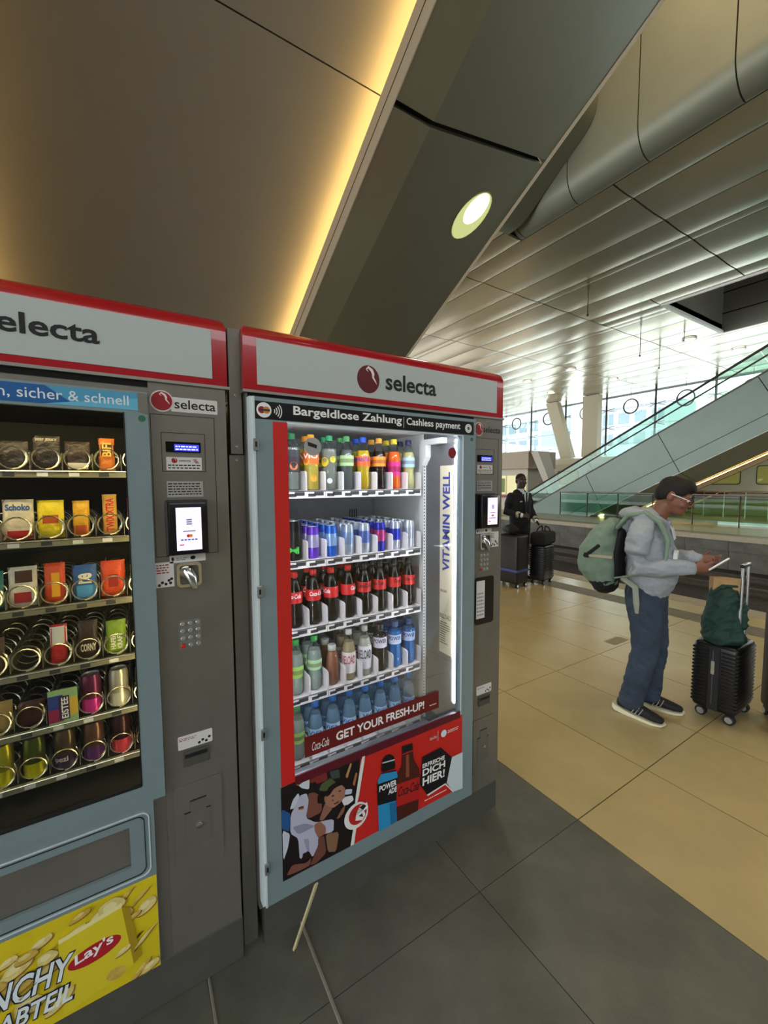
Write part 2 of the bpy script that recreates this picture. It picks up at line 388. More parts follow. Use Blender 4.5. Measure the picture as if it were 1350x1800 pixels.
for k, y in enumerate((23.6, 20.53, 17.46, 14.39, 11.3, 8.25)):
    t = thing('steel_ring', ['thin dark steel ring above the beige kiosk roof', 'thin dark steel ring half hidden by the leaning cream column', 'thin dark steel ring behind the upright cream column', 'thin dark steel ring between the upright column and the escalator handrail', 'thin dark steel ring crossed by the escalator handrail', 'thin dark steel ring hidden behind the upper escalator flank'][k], 'ring', (FX-.3, y, 6.45), group='rings before the glass front')
    MB().tube([(FX-.3, y+.45*math.cos(a), 6.45+.45*math.sin(a)) for a in [2*math.pi*i/28 for i in range(28)]], .045, 6, closed=True).build('hoop', m_post, t, smooth=True)
    MB().tube([(FX-.3, y, 6.9), (FX-.3, y, ZC-.03)], .012, 5).build('stay_cable', m_wire, t)
    for q in (-1, 1): MB().tube([(FX-.3, y+q*.45, 6.45), (FX-.25, y+q*1.5, 6.40)], .012, 5).build('stay_cable', m_wire, t)
MB().box(27.0, 27.5, 16.05, 17.15, -1.3, ZC-.06).build('concrete_column', m_creamcol, label='upright cream concrete column standing before the glass front', cat='column')
mb = MB(); mb.loft([[(27.0, 20.1, ZC-.06), (27.5, 20.1, ZC-.06), (27.5, 19.2, ZC-.06), (27.0, 19.2, ZC-.06)], [(27.0, 17.3, -1.3), (27.5, 17.3, -1.3), (27.5, 16.4, -1.3), (27.0, 16.4, -1.3)]])
mb.build('slanted_column', m_creamcol, label='leaning cream concrete column crossing the glass front', cat='column')
# pale office blocks beyond the glass
m_bld = mat('pale_building', '98a2a8', .8); m_bwin = mat('far_window', '6a7a84', .4)
for n, (x, y0, y1, h) in enumerate(((58, 44, 56, 17), (62, 27, 39, 13), (60, 12, 22, 9))):
    b = thing('office_building', ['tall pale office block with window rows beyond the glass front', 'mid height pale office block beyond the leaning column', 'low pale office block seen above the opposite escalator'][n], 'building', (x, y0, -1))
    MB().box(x, x+8, y0, y1, -1, h).build('wall', m_bld, b)
    wp = None
    for r in range(int(h/3)):
        for q in range(5):
            yy = y0+.6+q*(y1-y0-.6)/5
            if wp is None: wp = MB().box(x-.05, x+.1, yy, yy+(y1-y0)/5-.9, 1+r*3, 2.6+r*3).build('window', m_bwin, b)
            else:
                c = wp.copy(); COL.objects.link(c); c.parent = b; c.location = (0, q*(y1-y0-.6)/5, r*3)

# ================================================================ escalators (same cross-section, near and opposite)
SL = .53; TH = math.atan(SL); CT, ST = math.cos(TH), math.sin(TH)
m_fasc = mat('fascia_metal', '888c82', .36, metal=.45, noise=.05, scale=2)
m_soff = mat('soffit_paint', '94958e', .75, noise=.03, scale=4)
m_lipm = mat('lip_profile', 'a7a190', .5, metal=.2)
m_flank = mat('flank_metal', '6b786f', .36, metal=.35, noise=.06, scale=1.2)
m_led = mat('warm_tube', 'ffc66a', .5, emit=20, ecol='ffcb7a')
m_lampg = mat('downlight_glow', 'f1ffd0', .5, emit=5.0, ecol='eaffb0')
m_bowlglow = mat('downlight_bowl_glow', 'dfe8b0', .35, emit=.55, ecol='e6f5a0')  # lamp light on the bowl put into its colour as emission
m_rgl = glass('rail_glass', 'cfe6dc', boost=1.3)
m_hand = mat('handrail', '3b352f', .5)
def escalator(name, label, xc, dy, hi=1, left=1, flank=True, ext=(-9, 8.0)):
    """xc: centre line, section symmetric; dy: shift along Y; z0: height at Y=0 for the near one"""
    t = thing(name, label, 'escalator', (xc, 5+dy, 0))
    h_c, h_f, h_e = 1.0-.2, 1.196-.2, 2.193-.2          # half widths: lip, fold, outer edge (centre line at x=.2)
    Z = lambda y, z0: z0-SL*(y-dy)
    # point at distance d along the slope in the section plane:  section coords (x, e) with e measured upright to the slope
    y00 = 1.5+dy
    def P(x, d, e):     # d along slope (down = +), e normal to slope (up = +); origin on the underside line z0=3.95
        oy, oz = y00, 3.95-SL*1.5
        return (xc+x, oy+d*CT+e*ST, oz-d*ST+e*CT)
    d0, d1 = ext
    def slab(sec, a, b): return MB().loft([[P(x, a, e) for x, e in sec] for a in (a, b)])
    tn = math.tan(R(21.2)); eo = (h_e-h_f)*tn
    seams = [d0]+[q for q in (-10.1, -6.75, -3.38, 0.0, 3.38, 6.75, 10.1) if d0 < q < d1]+[d1]
    for s in (-1, 1):
        for a, b in zip(seams[:-1], seams[1:]):
            g = .012
            pts = [(h_c, .0), (h_f, 0), (h_e, eo), (h_e-.01, eo+.02), (h_f, .03), (h_c, .03)]
            slab([(s*x, e) for x, e in pts], a+g, b-g).build('fascia_panel', m_fasc, t)
            if flank:
                slab([(s*(h_e-.02), eo+.018), (s*h_e, eo+.01), (s*h_e, eo+.50), (s*(h_e-.02), eo+.50)], a+g, b-g).build('flank_panel', m_flank, t)
                slab([(s*(h_e-.02), eo+.52), (s*h_e, eo+.52), (s*h_e, eo+1.77), (s*(h_e-.02), eo+1.77)], a+g, b-g).build('flank_panel', m_flank, t)
        slab([(s*(h_e-.06), eo+.05), (s*(h_e-.03), eo+.05), (s*(h_e-.03), eo+1.75), (s*(h_e-.06), eo+1.75)], d0, d1).build('flank_core', m_black, t)
        slab([(s*(h_c+.01), .035), (s*h_f, .035), (s*(h_e-.07), eo+.03), (s*(h_e-.07), eo+.06), (s*h_f, .08), (s*(h_c+.01), .08)], d0, d1).build('fascia_core', m_black, t)
        slab([(s*(h_e-.006), eo-.006), (s*(h_e+.020), eo-.004), (s*(h_e+.020), eo+.012), (s*(h_e-.006), eo+.010)], d0, d1).build('edge_glint', m_trimw, t)  # white strip painting the bright line where light catches the edge
        slab([(s*(h_c-.004), 0), (s*h_c, -.002), (s*h_c, .139), (s*(h_c-.004), .139)], d0, d1).build('lip', m_lipm, t)
        slab([(s*(h_c-.006), .068), (s*(h_c-.004), .068), (s*(h_c-.004), .0705), (s*(h_c-.006), .0705)], d0, d1).build('lip_seam', m_black, t)
        slab([(s*(h_c+.035), .185), (s*(h_c+.06), .185), (s*(h_c+.06), .21), (s*(h_c+.035), .21)], d0, d1).build('cove_tube', m_led, t)
    # raised soffit between the lips
    ss = [d0]+[q for q in (-7.5, -5.2, -2.97, -.72, .08, 2.3, 4.6) if d0 < q < d1]+[d1]
    for a, b in zip(ss[:-1], ss[1:]):
        slab([(-1.3, .265), (1.3, .265), (1.3, .29), (-1.3, .29)], a+.003, b-.003).build('soffit_panel', m_soff, t)
    slab([(-1.45, .295), (1.45, .295), (1.9, .75), (1.9, 1.2), (-1.9, 1.2), (-1.9, .75)], d0, d1).build('truss', m_black, t)
    # flat downlight discs; the lit bowl is painted as a faint glow
    for s in (-1, 1):
        for d in (-3.0, .356, 3.74, 7.1):
            if not d0+.5 < d < d1-.5: continue
            x = 1.646; e = (x-h_f)*tn
            ax = Vector(P(s*x, d, e)); n = (Vector(P(s*(x+.1*tn), d, e-.1))-ax).normalized()
            u = (Vector(P(s*(x+.1), d, e+.1*tn))-ax).normalized(); w = n.cross(u)
            def ring(r, dep, k=24, sh=Vector((0, 0, 0))): return [ax+n*dep+sh+(u*math.cos(2*math.pi*i/k)+w*math.sin(2*math.pi*i/k))*r for i in range(k)]
            MB().loft([ring(.142, .002), ring(.150, .003), ring(.150, .0), ring(.142, .0)], cap=False).build('downlight_rim', m_lipm, t, smooth=True)
            c = MB(); c.loft([ring(.143, .0025), ring(.06, .0026), ring(.004, .0026)], cap=False); c.build('downlight_bowl_glow', m_bowlglow, t, smooth=True)
            c = MB(); q = (Vector(P(0, -1, 0))-Vector(P(0, 0, 0)))*.045; c.loft([ring(.092, .0030, sh=q), ring(.05, .0034, sh=q), ring(.01, .0035, sh=q)], cap=True); c.build('downlight_lamp', m_lampg, t)
            l = bpy.data.lights.new('downlight_beam', 'SPOT'); l.energy = 55; l.spot_size = R(95); l.spot_blend = .6; l.color = (1, .97, .82); l.shadow_soft_size = .09
            lo = bpy.data.objects.new('downlight_beam', l); COL.objects.link(lo); lo.parent = t; lo.location = ax+n*.02-WO[t]
    if hi:      # balustrade
        for s in (-1, 1):
            gl = [d0]+[d0+1.7*k for k in range(1, int((d1-d0)/1.7))]+[d1]
            for a, b in zip(gl[:-1], gl[1:]):
                slab([(s*(h_e-.05), eo+1.80), (s*(h_e-.03), eo+1.80), (s*(h_e-.03), eo+2.52), (s*(h_e-.05), eo+2.52)], a+.01, b-.01).build('glass_pane', m_rgl, t)
            for e in (eo+2.54, eo+2.26) if s < 0 else (eo+2.54,):
                mb = MB(); mb.tube([P(s*(h_e-.04), d0, e), P(s*(h_e-.04), d1, e)], .045 if e > eo+2.4 else .03, 8); mb.build('handrail', m_hand, t, smooth=True)
            slab([(s*(h_e-.09), eo+1.76), (s*(h_e+.01), eo+1.76), (s*(h_e+.01), eo+1.82), (s*(h_e-.09), eo+1.82)], d0, d1).build('skirt_rail', m_steel, t)
    return t
escalator('escalator', 'grey metal stair underside above the machines with warm light lines', .2, 0.0, hi=0, flank=True, ext=(-7, 5.9))
escalator('escalator', 'green grey escalator with glass sides rising from the opposite platform', 18.0+1.993, 2.7, ext=(-7.2, 10.2))

# ---------------------------------------------------------------- opposite platform: railing, train, kiosk
m_rail = mat('rail_metal', 'b7bcb6', .3, metal=.7)
rl = thing('glass_railing', 'green tinted glass railing with slim posts below the opposite escalator', 'railing', (17.7, 9, 0))
pp = None
for k in range(8):
    y = 12.25-1.37*k
    if k < 7: MB().box(17.69, 17.71, y-1.33, y-.04, .1, 1.04).build('pane', glass('green_glass', 'dcf0e6', boost=1.), rl)
    MB().tube([(17.7, y, 0), (17.7, y, 1.08)], .022, 8).build('post', m_post, rl)
MB().tube([(17.7, 12.3, 1.1), (17.7, 2.6, 1.1)], .03, 8).build('top_rail', m_rail, rl, smooth=True)
rl2 = thing('glass_railing', 'glass railing of a stairwell behind the man with the phone', 'railing', (22.6, 5, 0))
for k in range(10):
    MB().tube([(22.4, 8.9-.75*k, 0), (22.4, 8.9-.75*k, 1.12)], .02, 6).build('post', m_rail, rl2)
    if k < 9: MB().box(22.39, 22.41, 8.9-.75*k-.72, 8.9-.75*k-.03, .08, 1.05).build('pane', glass('olive_glass', 'dde0b8'), rl2)
MB().tube([(22.4, 9.0, 1.14), (22.4, 2.0, 1.14)], .04, 8).build('top_rail', m_rail, rl2, smooth=True)
MB().box(18.6, 18.75, 1.0, 6.3, 0, .1).build('floor_curb', m_rail, label='low bright metal curb lying on the opposite platform floor', cat='curb')
m_white = mat('train_white', 'd2cab4', .3, coat=.3); m_red = mat('train_red', '8e1b18', .35); m_tw = mat('train_window', '4c5236', .08, spec=.8)
tr = thing('train', 'cream white train with red stripe standing behind the opposite platform', 'train', (24.5, 10, -1))
sec = [(24.55, -.75), (24.5, -.2), (24.5, 2.2), (24.62, 2.75), (24.95, 3.1), (25.5, 3.22), (27.0, 3.22), (27.0, -.75)]
MB().prism(sec, 'y', -8, 19.5).build('car_body', m_white, tr, smooth=False)
MB().box(24.488, 24.502, -8, 19.5, .70, 1.04).build('red_stripe', m_red, tr)
MB().box(24.488, 24.502, -8, 19.5, -.5, .28).build('skirt', mat('train_skirt', 'a89c58', .4), tr)
wp = None
for k in range(12):
    y = 17.2-2.05*k
    w = MB().prism(rrect(y-1.5, y, 1.42, 2.30, .12), 'x', 24.485, 24.502).build('window', m_tw, tr)
    MB().prism(rrect(y-1.46, y-.04, 1.46, 2.26, .10), 'x', 24.478, 24.486).build('pane', mat('train_pane', '8f8a5c', .05, emit=.12, ecol='e8e070'), w)
m_beige = mat('kiosk_beige', 'b9a892', .6, noise=.06); m_slab = mat('kiosk_slab', 'cfc6b4', .6)
ks = thing('platform_kiosk', 'beige platform kiosk with lit shop window behind the uniformed man', 'kiosk', (18.5, 16, 0))
MB().box(18.2, 20.5, 14.55, 21, 2.32, 3.24).build('fascia', m_beige, ks)
MB().box(18.6, 20.2, 14.9, 21, 0, 2.32).build('body', m_slab, ks)
for k in range(4):
    w = MB().box(18.56, 18.6, 15.0+1.4*k, 16.3+1.4*k, .9, 1.95).build('window', mat('shop_glow', 'd9d0a0', .4, emit=.5, ecol='e6dca0'), ks)
    MB().box(18.54, 18.565, 15.05+1.4*k, 15.6+1.4*k, 1.0, 1.8).build('poster', mat('poster_%d' % (k % 2), ['d8a820', '7f9a4a'][k % 2], .5), w)
MB().box(18.5, 18.6, 14.9, 21, .72, .84).build('red_ledge', m_red, ks)
mb = MB(); mb.loft([[(18.3, 14.5, 3.2), (19.2, 14.5, 3.2), (19.2, 14.05, 3.2), (18.3, 14.05, 3.2)], [(18.5, 13.0, 0), (18.9, 13.0, 0), (18.9, 12.7, 0), (18.5, 12.7, 0)]])
mb.build('slanted_pillar', m_slab, label='slanted pale pillar leaning beside the beige kiosk fascia', cat='pillar')
MB().box(-14, 30, -12.2, -12, -1.3, 8).build('glare_block_wall', mat('glare_block_dark', '45433d', .8, noise=.1), kind='structure')  # unseen dark wall added to keep sky glare off the machine windows

# ================================================================ vending machines
m_body = mat('machine_grey', '807c73', .42, metal=.55, noise=.10, scale=5, bump=.02, bscale=200)
m_plinth = mat('plinth_grey', '53524c', .6, metal=.2, noise=.12, scale=6)
m_door = mat('door_silver', '84979b', .38, metal=.25, noise=.03, scale=20)
m_gask = mat('gasket', '17181a', .5)
m_redh = mat('header_red', 'a8101c', .22, coat=.5, noise=.05, scale=3)
m_sign = mat('sign_white', 'a9b2ae', .35, emit=.05, ecol='dfe8e4')
m_ink = mat('ink_black', '121214', .5)
m_lw = mat('letter_white', 'eef0ee', .5)
m_logo = mat('logo_red', '5e0c14', .35); m_logob = mat('logo_red_bright', '9c1a20', .4)
m_stick = mat('sticker_white', 'd6d5d0', .5)
m_banner = mat('banner_black', '0e0e10', .3)
m_lcdoff = mat('lcd_dark', '0a0b10', .15)
m_lcd = mat('lcd_blue', '2a35d8', .3, emit=1.3, ecol='3a40ff')
m_lcdt = mat('lcd_text', 'cfd6ff', .3, emit=1.6, ecol='c8ccff')
m_blackp = mat('black_plastic', '0d0d10', .25)
m_screen = mat('reader_screen', 'e6def6', .2, emit=.85, ecol='e2dcff')
m_chrome = mat('chrome', 'c9c9c6', .18, metal=1.)
m_alu = mat('white_profile', 'd5e0e2', .3, metal=.2)
m_green = mat('green_dot', '2f6b48', .5)
m_inwhite = mat('inner_white', 'd9dad8', .45)
m_ingrey = mat('inner_grey', '94969a', .5, noise=.08)
m_tray = mat('tray_white', 'ece6e6', .4)
m_tag = mat('price_tag', '3a3a3c', .5)
m_led2 = mat('cool_led', 'ffffff', .5, emit=55, ecol='f4f2ff')
m_pglass = glass('window_glass', 'f6f9f7', boost=.6)
m_printred = mat('print_red', 'c8251f', .4); m_printdred = mat('print_dark_red', '7c1d1c', .35)
Y0 = 1.335; YD = 1.305

def logo_ball(x, z, r, y, parent, md, sx=1.):
    b = MB().prism(circ(x, z, r, 32, sx), 'y', y-.001, y).build('logo_disc', md, parent)
    # sweeping S
    out = []; inn = []
    ctl = [(-.02, .52), (-.20, .70), (-.02, .86), (.30, .66), (.42, .40), (.40, .18), (.62, -.10), (.74, -.30)]
    for i in range(len(ctl)):
        p0, p1 = ctl[max(i-1, 0)], ctl[min(i+1, len(ctl)-1)]; dx_, dz_ = p1[0]-p0[0], p1[1]-p0[1]; L_ = math.hypot(dx_, dz_) or 1
        wd = r*[.01, .05, .09, .12, .11, .08, .05, .01][i]; px = x+r*sx*ctl[i][0]; pz = z+r*ctl[i][1]
        out.append((px-dz_/L_*wd, pz+dx_/L_*wd)); inn.append((px+dz_/L_*wd, pz-dx_/L_*wd))
    mb = MB(); n_ = len(out); mb.add([(p[0], y-.0016, p[1]) for p in out+inn], [(i, i+1, n_+i+1, n_+i) for i in range(n_-1)]); mb.build('logo_swoosh', mat('swoosh', 'e6dcdc', .4), b)
    return b
def fine_print(x0, x1, z0, z1, rows, y, parent, m=None, name='fine_print'):
    mb = MB(); h = (z1-z0)/rows
    for i in range(rows):
        x = x0; zz = z1-(i+.75)*h
        while x < x1-.004:
            w = random.uniform(.004, .012); fpoly(mb, [(x, zz), (min(x+w, x1), zz), (min(x+w, x1), zz+h*.42), (x, zz+h*.42)], y); x += w+.0025
    return mb.build(name, m or m_ink, parent, kind='stuff')

def frame_panel(name, outer, inner, y0, y1, m, parent, r=0.):
    """a door leaf with one opening: outer/inner = (x0,x1,z0,z1)"""
    ox0, ox1, oz0, oz1 = outer; ix0, ix1, iz0, iz1 = inner; mb = MB()
    mb.box(ox0, ix0, y0, y1, oz0, oz1).box(ix1, ox1, y0, y1, oz0, oz1).box(ix0, ix1, y0, y1, oz0, iz0).box(ix0, ix1, y0, y1, iz1, oz1)
    return mb.build(name, m, parent)

def header(t, x0, x1, logo, tx0, tx1, tz0, tz1):
    z0, z1 = 1.892, 2.098; r = .045; yf = 1.332
    pr = [(yf+.32, z0), (yf, z0), (yf, z1-r)]+[(yf+r-r*math.cos(R(a)), z1-r+r*math.sin(R(a))) for a in (15, 30, 45, 60, 75)]+[(yf+r, z1), (yf+.32, z1)]
    mb = MB(); q = .035
    rings = []
    for x, k in ((x0, 0.), (x0+.004, .55), (x0+.012, .85), (x0+q, 1.), (x1-q, 1.), (x1-.012, .85), (x1-.004, .55), (x1, 0.)):
        ins = q*(1-k)*.8
        rings.append([(x, y, (min(z, z1-ins) if z > z0+.01 else z)) for y, z in pr])
    mb.loft(rings)
    h = mb.build('header_box', m_redh, t, smooth=True)
    s = decal('sign_plate', [(x0+.042, 1.911), (x1-.042, 1.911), (x1-.042, 2.052), (x0+.042, 2.052)], yf, m_sign, h, t=.002)
    MB().box(x0-.003, x1+.006, yf-.004, yf+.3, 1.884, 1.892).build('trim_strip', mat('trim_silver', 'a9a79f', .3, metal=.7), t)
    MB().box(x0+.012, x1-.003, yf+.004, yf+.3, 1.868, 1.884).build('shadow_gap', m_black, t)
    if logo: logo_ball(logo[0], logo[1], logo[2], yf-.002, h, m_logo, logo[3])
    ftext('selecta', tx0, tz0, yf-.0032, tx1-tx0, tz1-tz0, m_ink, h, bold=.022)

def card_reader(t, x0, x1, z0, z1, y, sx0, sx1, sz0, sz1):
    c = MB().box(x0, x1, y-.042, y, z0, z1, bev=.008).build('card_reader', m_blackp, t, smooth=True)
    MB().box(x0-.004, x1+.004, y-.012, y, z0-.004, z1+.004, bev=.004).build('reader_bezel', mat('bezel', '222226', .4), c)
    s = MB().box(sx0, sx1, y-.0432, y-.0415, sz0, sz1).build('screen', m_screen, c)
    w, h = sx1-sx0, sz1-sz0; yy = y-.0436
    mb = MB()
    for i in range(3): fpoly(mb, [(sx0+w*.40, sz0+h*(.60+.05*i)), (sx0+w*.62, sz0+h*(.60+.05*i)), (sx0+w*.62, sz0+h*(.63+.05*i)), (sx0+w*.40, sz0+h*(.63+.05*i))], yy)
    fpoly(mb, [(sx0+w*.25, sz0+h*.44), (sx0+w*.75, sz0+h*.44), (sx0+w*.75, sz0+h*.462), (sx0+w*.25, sz0+h*.462)], yy)
    mb.build('screen_icon', mat('screen_grey', '77708c', .4, emit=.3), c)
    mb = MB(); fpoly(mb, circ(sx0+w*.46, sz0+h*.34, w*.07, 14), yy); mb.build('mark_red', mat('mc_red', 'd02818', .4, emit=.3), c)
    mb = MB(); fpoly(mb, circ(sx0+w*.56, sz0+h*.34, w*.07, 14), yy-.0003); mb.build('mark_orange', mat('mc_orange', 'e88a20', .4, emit=.3), c)
    mb = MB()
    for i in range(5): fpoly(mb, [(sx0+w*(.16+.14*i), sz0+h*.235), (sx0+w*(.26+.14*i), sz0+h*.235), (sx0+w*(.26+.14*i), sz0+h*.265), (sx0+w*(.16+.14*i), sz0+h*.265)], yy)
    mb.build('mark_row', mat('mark_blue', '4450a0', .4, emit=.2), c)
    mb = MB(); fpoly(mb, [(sx0+w*.1, sz0+h*.12), (sx0+w*.28, sz0+h*.12), (sx0+w*.28, sz0+h*.145), (sx0+w*.1, sz0+h*.145)], yy); mb.build('mark_foot', MATS['mc_red'], c)
    return c

def payment_column(t, o, y=Y0, full=True):
    """o: X of the column's left edge in the left machine frame (column drawn from o to o+.206)"""
    X = lambda v: o+(v-.062)
    # recessed panels are drawn as thin raised outlines
    def outline(x0, x1, z0, z1, w=.0016):
        return MB().box(x0, x1, y-.0006, y, z1-w, z1).box(x0, x1, y-.0006, y, z0, z0+w).box(x0, x0+w, y-.0006, y, z0, z1).box(x1-w, x1, y-.0006, y, z0, z1).build('panel_line', m_gask, t)
    outline(X(.064), X(.233), 1.388, 1.796); outline(X(.089), X(.205), 1.634, 1.746)
    l = MB().box(X(.100), X(.192), y-.003, y, 1.690, 1.720).build('display', m_lcdoff, t)
    s = MB().box(X(.122), X(.187), y-.0036, y-.003, 1.694, 1.713).build('display_lit', m_lcd, l)
    fine_print(X(.125), X(.184), 1.695, 1.711, 2, y-.0042, l, m_lcdt, 'display_text')
    st = MB().box(X(.100), X(.194), y-.001, y, 1.638, 1.676).build('instruction_sticker', m_stick, t)
    logo_ball(X(.121), 1.6665, .0075, y-.001, st, m_logob)
    ftext('selecta', X(.133), 1.6635, y-.0014, .031, .0062, m_ink, st, bold=.01)
    fine_print(X(.104), X(.190), 1.641, 1.657, 2, y-.0014, st)
    mb = MB()
    for i in range(3): fpoly(mb, [(X(.170)+.003*i, 1.6705-.0045*i), (X(.180)+.003*i, 1.6705-.0045*i), (X(.180)+.003*i, 1.668-.0045*i), (X(.170)+.003*i, 1.668-.0045*i)], y-.0014)
    mb.build('sticker_mark', m_logob, st, kind='stuff')
    st = MB().box(X(.099), X(.195), y-.001, y, 1.560, 1.606).build('notice_label', mat('label_grey', 'a3a29c', .5), t)
    fine_print(X(.102), X(.190), 1.565, 1.603, 5, y-.0014, st)
    st = MB().box(X(.098), X(.195), y-.001, y, 1.367, 1.389).build('pictogram_sticker', m_stick, t)
    fpoly(fpoly(MB(), circ(X(.106), 1.379, .006, 10, .6), y-.0014), circ(X(.160), 1.379, .006, 10, 1.2), y-.0014).build('pictogram', m_ink, st, kind='stuff')
    fine_print(X(.115), X(.145), 1.372, 1.384, 2, y-.0014, st, mat('pale_print', '8c8a88', .5))
    # coin intake
    cz0, cz1, cx0, cx1 = 1.294, 1.366, X(.114), X(.181)
    c = MB(); outer = rrect(cx0, cx1, cz0, cz1, .012); inner = rrect(cx0+.008, cx1-.008, cz0+.008, cz1-.008, .008)
    c.loft([[(p[0], y, p[1]) for p in outer], [(p[0], y-.012, p[1]) for p in outer], [(p[0], y-.012, p[1]) for p in inner], [(p[0], y+.03, p[1]) for p in inner]], cap=False)
    c = c.build('coin_bezel', m_chrome, t, smooth=True)
    MB().prism(inner, 'y', y+.001, y+.002).build('coin_hollow', m_gask, c)
    mb = MB(); mb.limb([((cx0+.030, y-.006, cz0+.052), .016, .010), ((cx0+.040, y-.018, cz0+.026), .013, .008), ((cx0+.046, y-.022, cz0-.004), .008, .005)], (1, 0, 0), 10); mb.build('coin_lever', m_chrome, c, smooth=True)
    mb = MB().lathe([(.004, 0), (.017, 0), (.017, -.012), (.012, -.014), (.004, -.014)], (cx0+.024, y, cz0+.045), 16, 'y'); mb.build('coin_funnel', m_chrome, c, smooth=True)
    return X
def keypad(t, x0, x1, z0, z1, y):
    k = MB().box(x0, x1, y-.0015, y, z0, z1).build('keypad', mat('keypad_grey', '7d7e78', .5, metal=.3), t)
    w, h = (x1-x0)/3, (z1-z0)/4; keys = None
    for r in range(4):
        for c in range(3):
            m = m_printred if (r == 3 and c == 0) else mat('key_steel', 'a8aaa4', .3, metal=.5)
            MB().lathe([(.0066, 0), (.0066, -.003), (.005, -.0045)], (x0+w*(c+.5), y-.0015, z1-h*(r+.5)), 10, 'y').build('key', m, k, smooth=True)
def slot_and_hatch(t, o, y, zs):
    X = lambda v: o+(v-.062)
    st = MB().prism(rrect(X(.099), X(.196), zs+.006, zs+.048, .004), 'y', y-.001, y).build('warning_sticker', m_stick, t)
    fine_print(X(.102), X(.150), zs+.032, zs+.042, 2, y-.0014, st, m_logob)
    mb = MB()
    for i, (a, b) in enumerate(((.158, .014), (.168, .020), (.178, .014), (.187, .024))): fpoly(mb, circ(X(a), zs+b, .0042, 10), y-.0014)
    mb.build('warning_mark', m_ink, st, kind='stuff')
    s = MB().box(X(.111), X(.184), y-.006, y, zs-.05, zs-.002, bev=.003).build('return_slot', m_plinth, t)
    MB().box(X(.116), X(.179), y-.0068, y-.006, zs-.022, zs-.010).build('slot_mouth', m_gask, s)
def coin_return(t, o, y, z):
    """hatch with lock; z = lock height"""
    X = lambda v: o+(v-.062)
    h = MB().prism(rrect(X(.080), X(.218), z-.13, z+.142, .012), 'y', y-.004, y).build('cash_hatch', m_body, t)
    T = [(X(.110), z-.062), (X(.182), z-.062), (X(.182), z+.048), (X(.171), z+.048), (X(.171), z+.084), (X(.125), z+.084), (X(.125), z+.050), (X(.110), z+.050)]
    MB().prism(T, 'y', y-.0055, y-.004).build('lock_plate', mat('lock_plate', '74716a', .45, metal=.4), h)
    MB().lathe([(.010, 0), (.010, -.004), (.007, -.006)], (X(.149), y-.0055, z), 14, 'y').build('lock', m_chrome, h, smooth=True)
    for a, b, c, d in ((.125, .171, .084, .087), (.108, .126, .050, .053), (.170, .183, .046, .049)):
        MB().box(X(a), X(b), y-.0062, y-.0045, z+c, z+d).build('plate_gap', m_gask, h)

def side_shell(t, x0, x1, cavity, yb=2.15, ztop=1.885, z0=.138):
    cx0, cx1, cz0, cz1 = cavity
    mb = MB(); mb.box(x0, cx0-.012, Y0+.004, yb, z0, ztop).box(cx1+.012, x1, Y0+.004, yb, z0, ztop).box(cx0-.012, cx1+.012, Y0+.004, yb, z0, cz0-.012).box(cx0-.012, cx1+.012, Y0+.004, yb, cz1+.012, ztop).box(cx0-.012, cx1+.012, yb-.05, yb, cz0-.012, cz1+.012)
    return mb.build('cabinet', m_body, t)

# ---------------------------------------------------------------- drinks machine
D = thing('vending_machine', 'grey drinks vending machine with red stripe and lit bottle shelves', 'vending machine', (.906, 1.7, 0))
C2 = (.4545, 1.232, .40, 1.832)
side_shell(D, .328, 1.485, C2)
MB().box(.345, 1.483, Y0+.006, 2.14, .0, .134).build('plinth', m_plinth, D)
MB().box(1.302, 1.485, Y0, Y0+.03, .140, 1.884).build('payment_panel', m_body, D)
MB().box(.331, .343, Y0-.026, Y0+.02, .172, 1.868).build('hinge_profile', m_alu, D)
# white liner
ln = MB(); x0, x1, z0, z1 = C2; ln.box(x0-.01, x0, 1.345, 2.1, z0-.01, z1+.01).box(x0, x1, 1.345, 2.1, z1, z1+.01).box(x0, x1, 1.345, 2.1, z0-.01, z0).box(x1, x1+.01, 1.60, 2.1, z0-.01, z1+.01)
ln.build('liner', m_inwhite, D)
MB().box(x1, x1+.01, 1.345, 1.60, z0-.01, z1+.01).build('side_liner', mat('inner_dark_grey', '5b5d60', .35, noise=.1, scale=12), D)
MB().box(x0, x1, 2.08, 2.095, z0, z1).build('rear_liner', m_ingrey, D)
door = frame_panel('door', (.342, 1.286, .168, 1.868), (.450, 1.209, .575, 1.796), YD, Y0+.001, m_door, D)
MB().box(.340, .3465, YD-.002, YD+.02, .168, 1.868).build('door_bead', m_alu, door)
MB().box(1.2095, 1.2135, YD-.003, YD+.02, .575, 1.796).build('window_profile', m_alu, door)
MB().box(.448, 1.210, YD-.003, YD+.005, 1.7925, 1.797).build('window_profile', m_alu, door)
MB().box(.4495, 1.2095, YD+.012, YD+.016, .5755, 1.7955).build('window_pane', m_pglass, D)
MB().box(.450, 1.209, YD-.0015, YD+.006, .560, .590).build('maroon_strip', mat('maroon', '5a1522', .3), door)
for z in (1.72, 1.255, .781, .311):
    k = MB().box(.338, .353, YD-.010, YD-.001, z-.020, z+.018, bev=.002).build('door_catch', mat('catch_steel', '9ba09e', .3, metal=.7), door)
    MB().box(.343, .349, YD-.0115, YD-.010, z-.008, z+.008).build('catch_hole', m_gask, k)
bn = decal('pay_banner', [(.346, 1.800), (1.272, 1.800), (1.272, 1.855), (.346, 1.855)], YD, m_banner, D, t=.0012)
ftext('Bargeldlose Zahlung', .470, 1.812, YD-.0016, .428, .0375, m_lw, bn, bold=.022)
ftext('Cashless payment', .920, 1.812, YD-.0016, .275, .0355, m_lw, bn, bold=.018)
MB().box(.9065, .9080, YD-.0016, YD-.001, 1.808, 1.848).build('divider', m_lw, bn)
